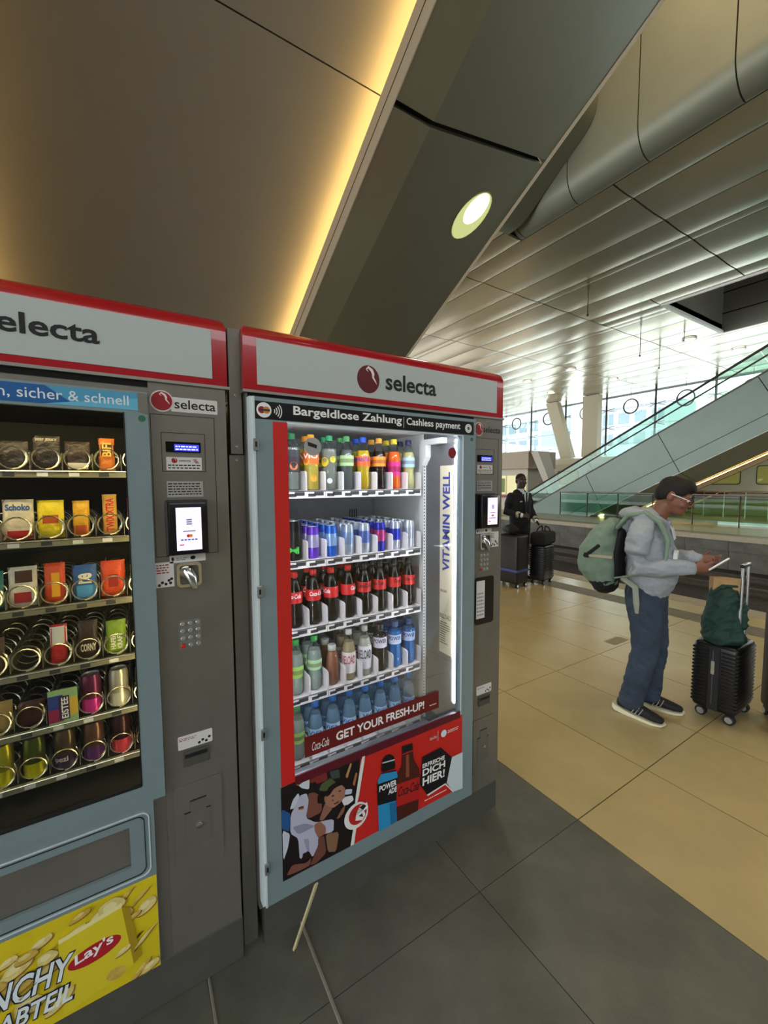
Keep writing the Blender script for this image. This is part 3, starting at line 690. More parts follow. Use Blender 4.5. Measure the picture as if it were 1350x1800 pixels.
c = MB().prism(circ(.375, 1.828, .0235, 28), 'y', YD-.0018, YD-.0012).build('pay_badge', m_lw, bn)
fpoly(MB(), circ(.3675, 1.828, .011, 18), YD-.0022).build('badge_red', m_logob, c); fpoly(MB(), circ(.3825, 1.828, .011, 18), YD-.0026).build('badge_orange', mat('badge_orange', 'c98a3a', .4), c)
fpoly(MB(), [(.357, 1.825), (.393, 1.825), (.393, 1.831), (.357, 1.831)], YD-.0030).build('badge_bar', mat('badge_bar', '3a2a3a', .4), c)
for i in range(4):
    r = .008+.0075*i; o_ = circ(.401, 1.827, r+.0016, 10, 1, -42, 52); n_ = circ(.401, 1.827, r-.0016, 10, 1, -42, 52)
    fpoly(MB(), o_+n_[::-1], YD-.0018).build('wave', m_lw, bn)
c = MB().prism(circ(1.241, 1.827, .019, 24), 'y', YD-.0018, YD-.0012).build('eye_badge', m_stick, bn)
fpoly(MB(), circ(1.241, 1.827, .007, 12), YD-.0022).build('badge_dot', m_green, c)
decal('red_stripe', [(.402, .572), (.450, .572), (.450, 1.794), (.402, 1.794)], YD, m_printred, D)
decal('green_dot', circ(1.262, 1.782, .008, 14), YD, m_green, D)
# payment column
payment_column(D, 1.288)
lb = MB().prism(circ(1.333, 1.834, .030, 28, .86), 'y', Y0-.001, Y0).build('logo_sticker', m_stick, D)
logo_ball(1.333, 1.834, .0265, Y0-.001, lb, m_logob, .86)
ftext('selecta', 1.358, 1.8215, Y0-.0014, .110, .0265, m_ink, D, bold=.012)
card_reader(D, 1.318, 1.430, 1.394, 1.545, Y0, 1.352, 1.412, 1.410, 1.530)
keypad(D, 1.345, 1.404, 1.191, 1.277, Y0)
st = MB().box(1.413, 1.467, Y0-.001, Y0, 1.299, 1.370).build('coin_sticker', m_stick, D); fine_print(1.417, 1.440, 1.340, 1.366, 4, Y0-.0014, st)
mb = MB()
for a, b in ((.421, .306), (.431, .312), (.441, .308), (.452, .320), (.460, .312), (.446, .326)): fpoly(mb, circ(1+a, 1+b, .0042, 10), Y0-.0014)
mb.build('coin_mark', m_ink, st, kind='stuff')
bw = MB().prism(rrect(1.320, 1.437, .946, 1.166, .014), 'y', Y0-.004, Y0).build('delivery_window', m_blackp, D)
st = MB().box(1.326, 1.378, Y0-.005, Y0-.004, .975, 1.150).build('window_sticker', m_stick, bw); fine_print(1.329, 1.374, .985, 1.10, 7, Y0-.0054, st, MATS['pale_print'])
slot_and_hatch(D, 1.300, Y0, .602)
coin_return(D, 1.296, Y0, .349)
header(D, .322, 1.481, (.768, 1.977, .050, .94), .842, 1.086, 1.948, 2.011)
# lower advert
YP = YD
ad = decal('advert_print', [(.402, .232), (1.222, .232), (1.222, .570), (.402, .570)], YP, m_printred, D)
ADV = [
('crowd_dark', '191113', [(0.3995, 0.5704), (0.4489, 0.5731), (0.7063, 0.5671), (0.6916, 0.3995), (0.6605, 0.2299), (0.3996, 0.2315)]),
('red_cap', '7a2a25', [(0.5055, 0.5597), (0.5664, 0.5637), (0.5718, 0.5299), (0.525, 0.532), (0.5024, 0.547)]),
('green_shirt', '4c5a38', [(0.5481, 0.5253), (0.5838, 0.5337), (0.6046, 0.5049), (0.5652, 0.4894), (0.5361, 0.5046)]),
('teal_blur', '3c4a48', [(0.5782, 0.559), (0.6175, 0.5523), (0.6201, 0.519), (0.5897, 0.5255)]),
('white_cap', 'cdd3d8', [(0.4608, 0.5558), (0.5027, 0.5651), (0.5006, 0.5238), (0.4742, 0.5391)]),
('yellow_cap', '8a7a30', [(0.4474, 0.5669), (0.4665, 0.5673), (0.4607, 0.5531)]),
('curls', '160f0f', [(0.5024, 0.5442), (0.5252, 0.5433), (0.5363, 0.5159), (0.5244, 0.4982), (0.5045, 0.5067)]),
('white_collar', 'c4ccd8', [(0.4293, 0.481), (0.4408, 0.5118), (0.4602, 0.5283), (0.4654, 0.5122), (0.4455, 0.4793)]),
('blue_shirt', '27568f', [(0.4004, 0.4967), (0.433, 0.4628), (0.4263, 0.4022), (0.4, 0.4231)]),
('brown_top', '846348', [(0.5596, 0.3291), (0.6141, 0.3116), (0.6008, 0.2406), (0.5674, 0.2547)]),
('second_face', '7a4a3c', [(0.4961, 0.5103), (0.5188, 0.5062), (0.5473, 0.4769), (0.5463, 0.4197), (0.4971, 0.4165), (0.4889, 0.4316)]),
('white_shirt', 'b7b7cb', [(0.4683, 0.5166), (0.4905, 0.514), (0.4984, 0.4839), (0.486, 0.4245), (0.5224, 0.3904), (0.5935, 0.3718), (0.5912, 0.3227), (0.5331, 0.3362), (0.5295, 0.2974), (0.5086, 0.2645), (0.4921, 0.3019), (0.4607, 0.2781), (0.4568, 0.3622), (0.4288, 0.394), (0.4316, 0.4607), (0.4597, 0.5036)]),
('shirt_fold', '8d8da6', [(0.436, 0.4142), (0.4828, 0.4061), (0.5222, 0.3776), (0.4571, 0.3761)]),
('shirt_fold', '9a98b4', [(0.4761, 0.3498), (0.4957, 0.343), (0.4976, 0.2904), (0.4865, 0.3047)]),
('flag_black', '1a1a1a', [(0.4597, 0.4757), (0.4791, 0.4732), (0.479, 0.4688), (0.4596, 0.4724)]),
('flag_red', '8c2a24', [(0.4596, 0.4724), (0.479, 0.4688), (0.4789, 0.4643), (0.4596, 0.4691)]),
('flag_gold', 'b08a3a', [(0.4596, 0.4691), (0.4789, 0.4643), (0.4788, 0.4599), (0.4595, 0.4658)]),
('white_sleeve', 'c3c9d6', [(0.4013, 0.4197), (0.428, 0.3931), (0.4197, 0.3471), (0.4019, 0.3061)]),
('neck', '8f6352', [(0.5616, 0.4534), (0.5911, 0.417), (0.5487, 0.3839), (0.5356, 0.3943)]),
('face', 'a4745f', [(0.5619, 0.4706), (0.5832, 0.4934), (0.6198, 0.4971), (0.6397, 0.4756), (0.6409, 0.4425), (0.6219, 0.424), (0.5911, 0.4141), (0.5658, 0.4356), (0.5553, 0.4619)]),
('hair', '130c0c', [(0.5309, 0.4582), (0.5299, 0.4872), (0.5476, 0.494), (0.5651, 0.4851), (0.5619, 0.4677), (0.5512, 0.4493)]),
('hair', '130c0c', [(0.5619, 0.4677), (0.5651, 0.4851), (0.5743, 0.5015), (0.5955, 0.5086), (0.626, 0.5005), (0.643, 0.4832), (0.6412, 0.4691), (0.6259, 0.4902), (0.5952, 0.4878), (0.5783, 0.4708)]),
('ear', '98674f', [(0.5554, 0.4705), (0.565, 0.4751), (0.5661, 0.4543), (0.5572, 0.4553)]),
('eye', '2a1a18', [(0.5843, 0.4653), (0.5948, 0.4651), (0.5963, 0.4587), (0.5857, 0.4597)]),
('eye', '2a1a18', [(0.6133, 0.472), (0.6225, 0.471), (0.6231, 0.4655), (0.6144, 0.4668)]),
('cheek_paint', '6a3028', [(0.5855, 0.4487), (0.5916, 0.449), (0.593, 0.4411), (0.5869, 0.4423)]),
('mouth', '5a2420', [(0.5913, 0.4316), (0.6097, 0.4323), (0.6159, 0.4355), (0.6127, 0.4266), (0.5973, 0.4254)]),
('arm', '8a5a46', [(0.6026, 0.3676), (0.6246, 0.3961), (0.6404, 0.4069), (0.6338, 0.3801), (0.6149, 0.3649)]),
('hand', '966350', [(0.5166, 0.3874), (0.5399, 0.3866), (0.5601, 0.3582), (0.5597, 0.3321), (0.5301, 0.329), (0.5176, 0.3611)]),
('forearm', '6d4336', [(0.5301, 0.329), (0.5536, 0.3262), (0.5615, 0.2577), (0.5197, 0.2355), (0.4967, 0.2419), (0.5295, 0.2945)]),
('raised_arm', 'b98f58', [(0.6418, 0.5162), (0.6628, 0.5612), (0.6691, 0.5543), (0.6495, 0.5042)]),
('raised_arm', 'a8703c', [(0.6714, 0.4744), (0.6847, 0.5154), (0.6927, 0.5077), (0.6793, 0.4621)]),
('phone_glow', 'b9c4d6', [(0.6412, 0.4661), (0.6696, 0.4557), (0.6662, 0.4376), (0.6378, 0.4462)]),
('white_glove', 'dcdce0', [(0.6251, 0.4285), (0.6377, 0.4379), (0.6693, 0.4303), (0.6755, 0.4095), (0.6514, 0.4021), (0.6341, 0.4052)]),
('low_hand', '7a4c40', [(0.4107, 0.2483), (0.4331, 0.2785), (0.4827, 0.2579), (0.5029, 0.2675), (0.4967, 0.2419), (0.4543, 0.2416)]),
('bottle_dark', '2a1010', [(0.4723, 0.3005), (0.4976, 0.2933), (0.5001, 0.269), (0.4691, 0.2794)]),
('divider_line', 'dfe3dc', [(0.711, 0.5648), (0.727, 0.5657), (0.6925, 0.3938), (0.6784, 0.3939)]),
('divider_line', 'dfe3dc', [(0.6724, 0.3036), (0.6865, 0.3008), (0.6741, 0.2325), (0.6593, 0.2337)]),
('ring', 'e3e6df', ('c', 0.6853, 0.3427, 0.051)),
('ring_disc', 'b82220', ('c', 0.692, 0.3451, 0.0387)),
('ring_ball', 'e8e8e8', [(0.6854, 0.352), (0.7024, 0.3755), (0.7321, 0.3765), (0.737, 0.3522), (0.719, 0.3485), (0.7248, 0.3301), (0.7102, 0.3132), (0.681, 0.3245)]),
('ring_mark', '1a1413', [(0.6981, 0.3696), (0.7167, 0.3754), (0.7285, 0.3639), (0.7148, 0.3527)]),
('ring_mark', '1a1413', [(0.6944, 0.3362), (0.7105, 0.3421), (0.7145, 0.3246)]),
('sport_body', '0f1013', [(0.7777, 0.4338), (0.7956, 0.4663), (0.8648, 0.4551), (0.8759, 0.418), (0.8681, 0.3226), (0.7797, 0.3412)]),
('sport_drink', '2b8fc4', [(0.7797, 0.3412), (0.8681, 0.3242), (0.8716, 0.234), (0.7852, 0.2298)]),
('sport_blue', '2b8fc4', [(0.7804, 0.4446), (0.7956, 0.4639), (0.8685, 0.4479), (0.8759, 0.418), (0.7812, 0.4284)]),
('sport_shade', '1c6a9a', [(0.8337, 0.3254), (0.8681, 0.3201), (0.8716, 0.234), (0.8398, 0.2324)]),
('sport_cap', '101012', [(0.7957, 0.4822), (0.8013, 0.5198), (0.8166, 0.5324), (0.8374, 0.531), (0.8557, 0.5146), (0.863, 0.4762), (0.8592, 0.4614), (0.801, 0.4682)]),
('cap_line', 'c8ccd0', [(0.8012, 0.5095), (0.8594, 0.5019), (0.8603, 0.4967), (0.8021, 0.5044)]),
('cola_glass', '4a1c12', [(0.895, 0.5089), (0.948, 0.5084), (0.9529, 0.4666), (0.9808, 0.4138), (0.9849, 0.3613), (0.9751, 0.233), (0.8707, 0.2328), (0.8644, 0.3448), (0.876, 0.4385), (0.893, 0.4646)]),
('cola_shine', '8a4a30', [(0.914, 0.4977), (0.9285, 0.4965), (0.9314, 0.3998), (0.9139, 0.4027)]),
('cola_cap', '141214', [(0.895, 0.5416), (0.946, 0.5374), (0.949, 0.5081), (0.8959, 0.5094)]),
('cap_ring', 'b02020', [(0.8959, 0.5094), (0.949, 0.5081), (0.949, 0.5031), (0.8959, 0.5045)]),
('cola_label', 'b3201d', [(0.8711, 0.3912), (0.9829, 0.3791), (0.981, 0.2818), (0.8661, 0.297)]),
('hexagon', '121113', [(1.097, 0.4646), (1.1601, 0.3974), (1.1332, 0.2919), (1.0219, 0.284), (0.985, 0.3442), (0.9979, 0.4581)]),
('white_facet', 'c9d6da', [(1.1601, 0.3974), (1.2228, 0.3975), (1.2249, 0.2267), (1.1707, 0.2331), (1.131, 0.2901)]),
('facet_line', 'e4e4e0', [(1.0219, 0.2823), (1.1233, 0.2924), (1.1718, 0.2344), (1.1685, 0.2304), (1.1222, 0.2857), (1.0261, 0.2744)]),
('round_logo', 'b8332c', ('c', 1.0542, 0.523, 0.018)),
('star_logo', 'cfe0e6', ('c', 1.1128, 0.5219, 0.0157))]
for k, (n, c, pts) in enumerate(ADV):
    m = mat('print_'+c, c, .42)
    if k < 37 and pts[0] != 'c':
        for _ in range(1): pts = [q for i in range(len(pts)) for q in ((pts[i-1][0]*.14+pts[i][0]*.86, pts[i-1][1]*.14+pts[i][1]*.86), (pts[i][0]*.86+pts[(i+1) % len(pts)][0]*.14, pts[i][1]*.86+pts[(i+1) % len(pts)][1]*.14))] if k else pts
    if pts[0] == 'c': pts = circ(pts[1], pts[2], pts[3], 28)
    fpoly(MB(), pts, YP-.0010-.00006*k).build(n, m, ad)
yt = YP-.0010-.00006*(len(ADV)+2)
def stext(s, a, b, h, m, parent, y=None, **k):      # lettering from a to b in the print plane
    u = Vector((b[0]-a[0], 0, b[1]-a[1])); w = u.length; u.normalize(); v = Vector((-u.z, 0, u.x))
    return text(s, (a[0], y or yt, a[1]), u, v, w, h, m, parent, **k)
stext('POWER', (.7864, .394), (.868, .390), .024, m_lw, ad, bold=.03); stext('ADE', (.828, .366), (.868, .363), .022, m_lw, ad, bold=.03)
stext('Coca-Cola', (.874, .336), (.977, .324), .040, m_ink, ad, ital=.3, bold=.01)
stext('ERFRISCHE', (.998, .408), (1.118, .4035), .019, m_lw, ad, bold=.03); stext('DICH', (.998, .373), (1.121, .369), .030, m_lw, ad, bold=.03); stext('HIER!', (.998, .330), (1.118, .325), .036, m_lw, ad, bold=.03)
stext('Coca-Cola', (.672, .345), (.712, .352), .014, m_ink, ad, ital=.3); stext('Coca-Cola', (1.0355, .517), (1.0725, .517), .011, m_lw, ad, ital=.3)
fine_print(1.010, 1.130, .256, .266, 1, yt, ad, m_lw); fine_print(1.135, 1.195, .514, .530, 2, yt, ad, m_lw); MB().box(1.0795, 1.0808, yt-.0001, yt, .500, .545).build('thin_line', m_lw, ad)
# translucent banner across the pane
fb = decal('promo_banner', [(.491, .636), (1.096, .636), (1.096, .711), (.491, .711)], YD+.011, mat('banner_maroon', '6d1a18', .3, alpha=.93), D)
ftext('GET YOUR FRESH-UP!', .612, .656, YD+.0094, .405, .034, m_lw, fb, bold=.028)
ftext('Coca-Cola', .518, .652, YD+.0094, .066, .032, m_lw, fb, ital=.3, bold=.005); fine_print(.518, .584, .643, .649, 1, YD+.0094, fb, m_logob); fine_print(1.046, 1.085, .655, .664, 1, YD+.0094, fb, m_lw)
cs = decal('camera_sticker', circ(.541, 1.722, .0305, 28), YD+.011, mat('sticker_grey', 'a9aaa6', .5, alpha=.9), D)
fpoly(MB(), [(.522, 1.738), (.556, 1.728), (.554, 1.716), (.524, 1.724)], YD+.0097).build('camera_icon', m_ink, cs); fine_print(.521, .561, 1.700, 1.709, 2, YD+.0097, cs, MATS['label_grey'] if 'label_grey' in MATS else m_ink)
rs = decal('round_sticker', circ(1.163, 1.722, .0225, 24), YD+.011, m_printdred, D); fine_print(1.146, 1.180, 1.707, 1.737, 4, YD+.0097, rs, m_logob)

# ---------------------------------------------------------------- inside the drinks machine
LX = [.577+.0833*k for k in range(8)]
ROWZ = [1.568, 1.282, .998, .709, .422]
SY = 1.58
m_peghole = mat('slot_dark', '333336', .7)
for (xa) in (C2[1]-.016,):
    rr = MB().box(xa, C2[1], SY+.002, SY+.035, .42, 1.795).build('shelf_rail', m_inwhite, D)
    mb = MB()
    for i in range(86): mb.box(xa+.003, xa+.008, SY+.001, SY+.002, .43+.0157*i, .437+.0157*i)
    mb.build('rail_slots', m_peghole, rr, kind='stuff')
MB().box(1.2165, 1.2215, 1.352, 1.360, .60, 1.785).build('led_strip', m_led2, D)
MB().box(.4505, .4535, 1.326, 1.338, .60, 1.785).build('led_strip', m_led2, D)
MB().box(.49, 1.20, 1.350, 1.375, 1.818, 1.828).build('led_strip', mat('top_led', 'ffffff', .5, emit=34, ecol='f4f2ff'), D)
dsh = MB(); 
for i in range(40): dsh.box(1.2295, 1.2317, 1.372, 1.375, .62+.029*i, .633+.029*i)
dsh.build('led_clips', m_led2, D, kind='stuff')
MB().prism([(1.545, 1.72), (1.575, 1.68), (1.575, 1.80), (1.43, 1.80), (1.43, 1.775), (1.545, 1.775)], 'x', 1.20, 1.231).build('air_bracket', m_inwhite, D)
ws = MB().box(1.2300, 1.2319, 1.386, 1.474, .80, 1.675).build('side_print', mat('print_cream', 'cfc7ad', .5), D)
m_blue = mat('print_blue', '2b3a8c', .5)
text('VITAMIN WELL', (1.2297, 1.405, 1.19), (0, 0, 1), (0, 1, 0), .455, .050, m_blue, ws, bold=.03)
text('RELOAD', (1.2297, 1.470, .965), (0, -1, 0), (0, 0, 1), .078, .022, m_ink, ws, bold=.02)
text('RELOAD', (1.2297, 1.468, 1.090), (0, -1, 0), (0, 0, 1), .045, .012, m_ink, ws, bold=.02)
mb = MB()
for i in range(10):
    a = 1.470; b = 1.470-random.uniform(.03, .072); z = .945-.011*i
    mb.add([(1.2297, a, z), (1.2297, b, z), (1.2297, b, z+.004), (1.2297, a, z+.004)], [(0, 1, 2, 3)])
mb.build('fine_print', m_ink, ws, kind='stuff')
grille = MB()
for i in range(4): grille.box(1.07+.014*i, 1.075+.014*i, 2.078, 2.080, 1.40, 1.45)
grille.build('air_slots', m_peghole, D, kind='stuff')
MB().box(.47, 1.23, 1.37, 2.08, .402, .408).build('base_plate', m_ingrey, D)
for r, z in enumerate(ROWZ):
    for seg in ((0, 1), (2, 4), (5, 7)):
        a, b = LX[seg[0]]-.0405, LX[seg[1]]+.0405
        tr_ = MB().box(a, b, SY, SY+.004, z-.031, z+.001).box(a, b, SY, 2.07, z-.004, z).build('shelf_tray', m_tray, D)
        for k in range(seg[0], seg[1]+1):
            x = LX[k]
            for xd in ((x-.0405, x-.0385), (x+.0385, x+.0405)):
                MB().prism([(SY, z), (SY, z+.074), (SY+.012, z+.080), (2.06, z+.080), (2.06, z)], 'x', xd[0], xd[1]).build('lane_divider', m_tray, tr_)
            MB().box(x-.034, x-.002, SY-.002, SY, z-.024, z-.012).box(x-.008, x+.033, SY-.002, SY, z-.020, z-.005).build('price_tag', m_tag, tr_)
# ---- bottles and cans
m_pet = glass('pet_clear', 'f4f8f6', 1.4, .03, .6); m_petb = glass('pet_blue', 'dcecf8', 1.4, .03, .6)
PROF = {
 'soda': [(.0, .0), (.024, .0), (.030, .006), (.0315, .03), (.029, .07), (.0275, .085), (.0315, .105), (.032, .145), (.029, .165), (.020, .190), (.0125, .210), (.0125, .228)],
 'tall': [(.0, .0), (.026, .0), (.0325, .006), (.033, .06), (.0322, .10), (.033, .14), (.033, .165), (.030, .182), (.018, .202), (.0135, .212), (.0135, .226)],
 'water': [(.0, .0), (.025, .0), (.0305, .005), (.0315, .03), (.030, .05), (.0315, .07), (.0318, .12), (.030, .145), (.022, .178), (.0130, .205), (.0125, .224)],
 'sport': [(.0, .0), (.026, .0), (.032, .006), (.0325, .05), (.030, .09), (.0325, .115), (.0330, .165), (.029, .185), (.017, .200), (.016, .214)],
 'shake': [(.0, .0), (.024, .0), (.029, .006), (.0295, .06), (.029, .09), (.026, .12), (.021, .145), (.0185, .160), (.0185, .170)],
}
def interp(pr, z):
    for (r0, z0), (r1, z1) in zip(pr[:-1], pr[1:]):
        if z0 <= z <= z1 and z1 > z0: return r0+(r1-r0)*(z-z0)/(z1-z0)
    return pr[-1][0]
def wrap_text(s, r, z0, z1, span, m, parent, x, y, zb, bold=.02, ital=0, c=-117.):
    def pl(a, b):
        t = R(c+(a-.5)*span); return (x+r*math.cos(t), y+r*math.sin(t), zb+z0+(z1-z0)*b)
    return text(s, (0, 0, 0), UX, UZ, None, None, m, parent, bold=bold, ital=ital, place=pl) if s else None
def band(pr, z0, z1, x, y, zb, m, parent, name='label_band', extra=.0006, n=24):
    zs = [z0]+[z for _, z in pr if z0 < z < z1]+[z1]
    return MB().lathe([(interp(pr, z)+extra, z) for z in zs], (x, y, zb), n, cap=False).build(name, m, parent, smooth=True)
def bottle(kind, label, x, y, zb, drink, cap, lab=None, lz=(.08, .14), txt=None, tcol='ffffff', fill=.175, shell=None, group=None, clear=False, tz=None, ital=0., capr=.0150, caph=.016, spots=None):
    pr = PROF[kind]; t = thing('drink_bottle', label, 'bottle', (x, y, zb), group=group)
    MB().lathe(pr, (x, y, zb), 20).build('bottle_shell', shell or m_pet, t, smooth=True)
    if drink:
        dp = [(max(0, r-.0012), z+.001) for r, z in pr if z < fill]+[(max(0, interp(pr, fill)-.0012), fill), (0, fill)]
        MB().lathe(dp, (x, y, zb), 20).build('drink', mat('cdrink_'+drink, drink, .1, coat=.6, alpha=.45) if clear else mat('drink_'+drink, drink, .16, coat=.12, spec=.35), t, smooth=True)
    top = pr[-1][1]
    cp = MB().lathe([(capr, -caph+.004), (capr, .002), (capr-.002, .006), (0, .006)], (x, y, zb+top), 16).build('cap', mat('cap_'+cap, cap, .4), t, smooth=True)
    MB().lathe([(capr+.0008, -caph-.001), (capr+.0008, -caph+.003)], (x, y, zb+top), 16, cap=False).build('cap_ring', mat('cap_'+cap, cap, .4), cp)
    if lab:
        lb_ = band(pr, lz[0], lz[1], x, y, zb, mat('label_'+lab, lab, .4), t)
        if txt:
            a, b = tz or (lz[0]+(lz[1]-lz[0])*.45, lz[0]+(lz[1]-lz[0])*.85)
            wrap_text(txt, interp(pr, (a+b)/2)+.0016, a, b, 112, mat('tx_'+tcol, tcol, .5), lb_, x, y, zb, ital=ital)
    if lab and not txt:      # plain colour field on the label
        band(pr, lz[0]+(lz[1]-lz[0])*.30, lz[0]+(lz[1]-lz[0])*.68, x, y, zb, mat('field_'+lab, tuple(min(1., int(lab[i:i+2], 16)/255*.72+.04*(i == 0)) for i in (0, 2, 4)), .4), t, 'colour_field', .0010)
    for (c_, ang, z_, rr, col) in (spots or []):
        pts = []
        for i in range(12):
            q = 2*math.pi*i/12; an = R(ang)+rr*math.cos(q)*c_/.033; pts.append((x+.0337*math.cos(an), y+.0337*math.sin(an), zb+z_+rr*math.sin(q)))
        mb = MB(); mb.add(pts, [tuple(range(12))]); mb.build('fruit_print', mat('spot_'+col, col, .4), t)
    return t
def can(label, x, y, zb, h, r, col, col2, txt=None, tcol='e8e8e8', group=None, span=90, split=(.35, .75)):
    t = thing('drink_can', label, 'can', (x, y, zb), group=group)
    MB().lathe([(0, .003), (r*.72, .003), (r*.80, 0), (r, .010), (r, h-.014), (r*.86, h-.003), (r*.86, h)], (x, y, zb), 20, cap=False).build('can_body', mat('can_'+col, col, .28, metal=.6), t, smooth=True)
    MB().lathe([(r*.86, h), (r*.80, h-.001), (r*.78, h-.005), (0, h-.005)], (x, y, zb), 20, cap=False).build('can_lid', mat('can_lid', 'c4c6ca', .3, metal=.8), t, smooth=True)
    if col2: MB().lathe([(r+.0004, h*split[0]), (r+.0004, h*split[1])], (x, y, zb), 20, cap=False).build('colour_band', mat('can_'+col2, col2, .28, metal=.5), t, smooth=True)
    if txt: wrap_text(txt, r+.0012, h*.18, h*.36, span, mat('tx_'+tcol, tcol, .5), t, x, y, zb)
    return t
SH = ['top', 'second', 'third', 'fourth', 'bottom']
row1 = [
 ('tall', 'b9bdb6', '2f7a4c', '34343a', (.075, .165), None, None, True, [(1., -95, .10, .017, 'e0703c')], 'clear bottle with dark label, green cap and peach print'),
 ('tall', 'c3ac4a', 'e2972a', 'e0692a', (.110, .160), 'ViO', 'f4f0e4', False, [(1., -150, .12, .016, 'e8b02c'), (1., -92, .05, .014, 'e8a83c')], 'amber drink bottle with orange cap and orange label'),
 ('tall', 'b8b9ae', '2f8a5c', None, None, None, None, True, [(1., -152, .12, .020, 'd8c02c'), (1., -85, .13, .014, 'd2c438'), (1., -112, .04, .012, 'dfe3e4')], 'pale clear bottle with green cap and lemon prints'),
 ('soda', '5d5f60', '4f9a5c', 'a9c98c', (.105, .150), None, None, False, None, 'smoky dark bottle with green cap and light green label'),
 ('soda', 'cfae2c', '2b52c8', 'e0622a', (.105, .150), 'FANTA', '2f3f9c', False, None, 'yellow soda bottle with blue cap and orange label'),
 ('soda', '2a1712', 'e0a03a', 'e08a2c', (.105, .150), None, None, False, None, 'brown cola bottle with orange cap and orange label'),
 ('soda', 'ea6a1e', 'e8d02c', 'cc2478', (.062, .128), None, None, False, None, 'bright orange drink bottle with yellow cap and pink label'),
 ('soda', 'cdc28c', '2a2c58', 'a9cfe6', (.105, .150), None, None, False, None, 'cloudy yellow bottle with navy cap and pale blue label'),
]
for k, (kd, dr, cp, lb_, lz, tx, tc, clr, sp, desc) in enumerate(row1):
    t = bottle(kd, desc+', first in the top shelf lane', LX[k], SY+.05, ROWZ[0], dr, cp, lb_, lz or (.08, .14), tx, tc or 'ffffff', clear=clr, spots=sp, group='bottles on the top shelf')
    dup(t, (LX[k]+.004, SY+.125, ROWZ[0]), R(20), desc+', second in the top shelf lane')
cans = [
 (.162, .0325, '141416', '1c1c20', 'M', '3fbf4a', 'tall black can with green letter'),
 (.134, .0262, '6a3fc4', 'a9a6c8', None, None, 'purple slim can with silver band'),
 (.134, .0262, '2b62c8', '8fb0e0', None, None, 'bright blue slim can'),
 (.134, .0262, 'aeb8c8', '8aa0c8', None, None, 'silver slim can with pale blue band'),
 (.134, .0262, 'b4bccb', '5870b4', None, None, 'silver slim can with mid blue band'),
 (.134, .0262, '2a2f9c', 'b03a78', None, None, 'navy slim can with crimson band'),
 (.134, .0262, 'b8bcd0', '2a35b0', None, None, 'silver slim can with deep blue band'),
 (.134, .0262, 'c0c4cc', 'a8aebc', None, None, 'plain silver slim can'),
]
LANE = ['first', 'second', 'third', 'fourth', 'fifth', 'sixth', 'seventh', 'eighth']
ORD = ['first', 'second', 'third', 'fourth', 'fifth', 'sixth']
for k, (h, r, c1, c2, tx, tc, desc) in enumerate(cans):
    t = can(desc+', first in the second shelf lane', LX[k], SY+.045, ROWZ[1], h, r, c1, c2, tx, tc or 'ffffff', group='cans on the second shelf')
    for j in range(1, 6): dup(t, (LX[k]+random.uniform(-.002, .002), SY+.045+.068*j, ROWZ[1]), R(25*j), '%s, %s in the second shelf lane' % (desc, ORD[j]))
for q in range(2):
    capc, tc = (('c8201e', 'f4f0ec') if q == 0 else ('1a1a1c', '1a1412'))
    desc = '%s capped cola bottle' % ('red' if q == 0 else 'black'); t = None
    for k in range(4*q, 4*q+4):
        for j in range(2):
            lab_ = desc+', %s in the %s third shelf lane from the red stripe' % (ORD[j], LANE[k]); p = (LX[k], SY+.05+.075*j, ROWZ[2])
            if t is None: t = bottle('soda', lab_, *p, '1c0f0c', capc, 'c41f24', (.105, .152), 'Coca-Cola', tc, group='cola bottles on the third shelf', ital=.25, fill=.20)
            else: dup(t, p, R([0, 35, -60, 80, 15, -25, 50, 5][k]), lab_)
r4 = [
 ('soda', 'dfe9e0', '3fa34c', 'a6d06a', (.075, .125), None, None, True, 'clear bottle with green cap and yellow green label'),
 ('soda', 'dde8e2', '3fa34c', 'b8dca8', (.090, .135), None, None, True, 'clear bottle with green cap and mint label'),
 ('shake', 'a2684e', 'd6d2cc', None, None, None, None, False, 'small peach coloured shake bottle with white cap'),
 ('water', 'b59f80', 'd9d6d0', 'e4d9d8', (.035, .130), 'RELOAD', 'b0505a', False, 'beige drink bottle with white cap and pale pink label'),
 ('water', 'c9c4b8', 'd9d6d0', 'dcd8dc', (.035, .140), 'RELOAD', '3a3a44', False, 'cloudy pale bottle with white cap and long white label'),
 ('sport', '2c2828', '3a3436', 'dcd4e0', (.115, .165), 'POWER', '3a3050', False, 'dark sports bottle with white label'),
 ('sport', '2f7cc8', '35507c', 'c3cfe6', (.115, .160), 'POWER', '26407c', False, 'blue sports drink bottle with pale label'),
 ('sport', '2a6cb4', '2c4a78', 'a9c0e2', (.115, .160), 'POWER', '1f3870', False, 'deep blue sports drink bottle with light blue label'),
]
for k, (kd, dr, cp, lb_, lz, tx, tc, clr, desc) in enumerate(r4):
    t = bottle(kd, desc+', first in the fourth shelf lane', LX[k], SY+.05, ROWZ[3], dr, cp, lb_, lz or (.08, .14), tx, tc or 'ffffff', clear=clr, group='bottles on the fourth shelf', capr=.0185 if kd in ('shake', 'sport') else .0150, fill=.15 if kd == 'shake' else .175)
    dup(t, (LX[k], SY+.125, ROWZ[3]), R(20), desc+', second in the fourth shelf lane')
t = bottle('soda', 'clear bottle with green cap and lime label, first in the bottom shelf lane', LX[0], SY+.05, ROWZ[4], 'dfe8da', '4f9a5c', 'a8d06a', (.075, .125), clear=True, group='bottles on the bottom shelf')
dup(t, (LX[0], SY+.125, ROWZ[4]), R(30), 'clear bottle with green cap and lime label, second in the bottom shelf lane')
t = None
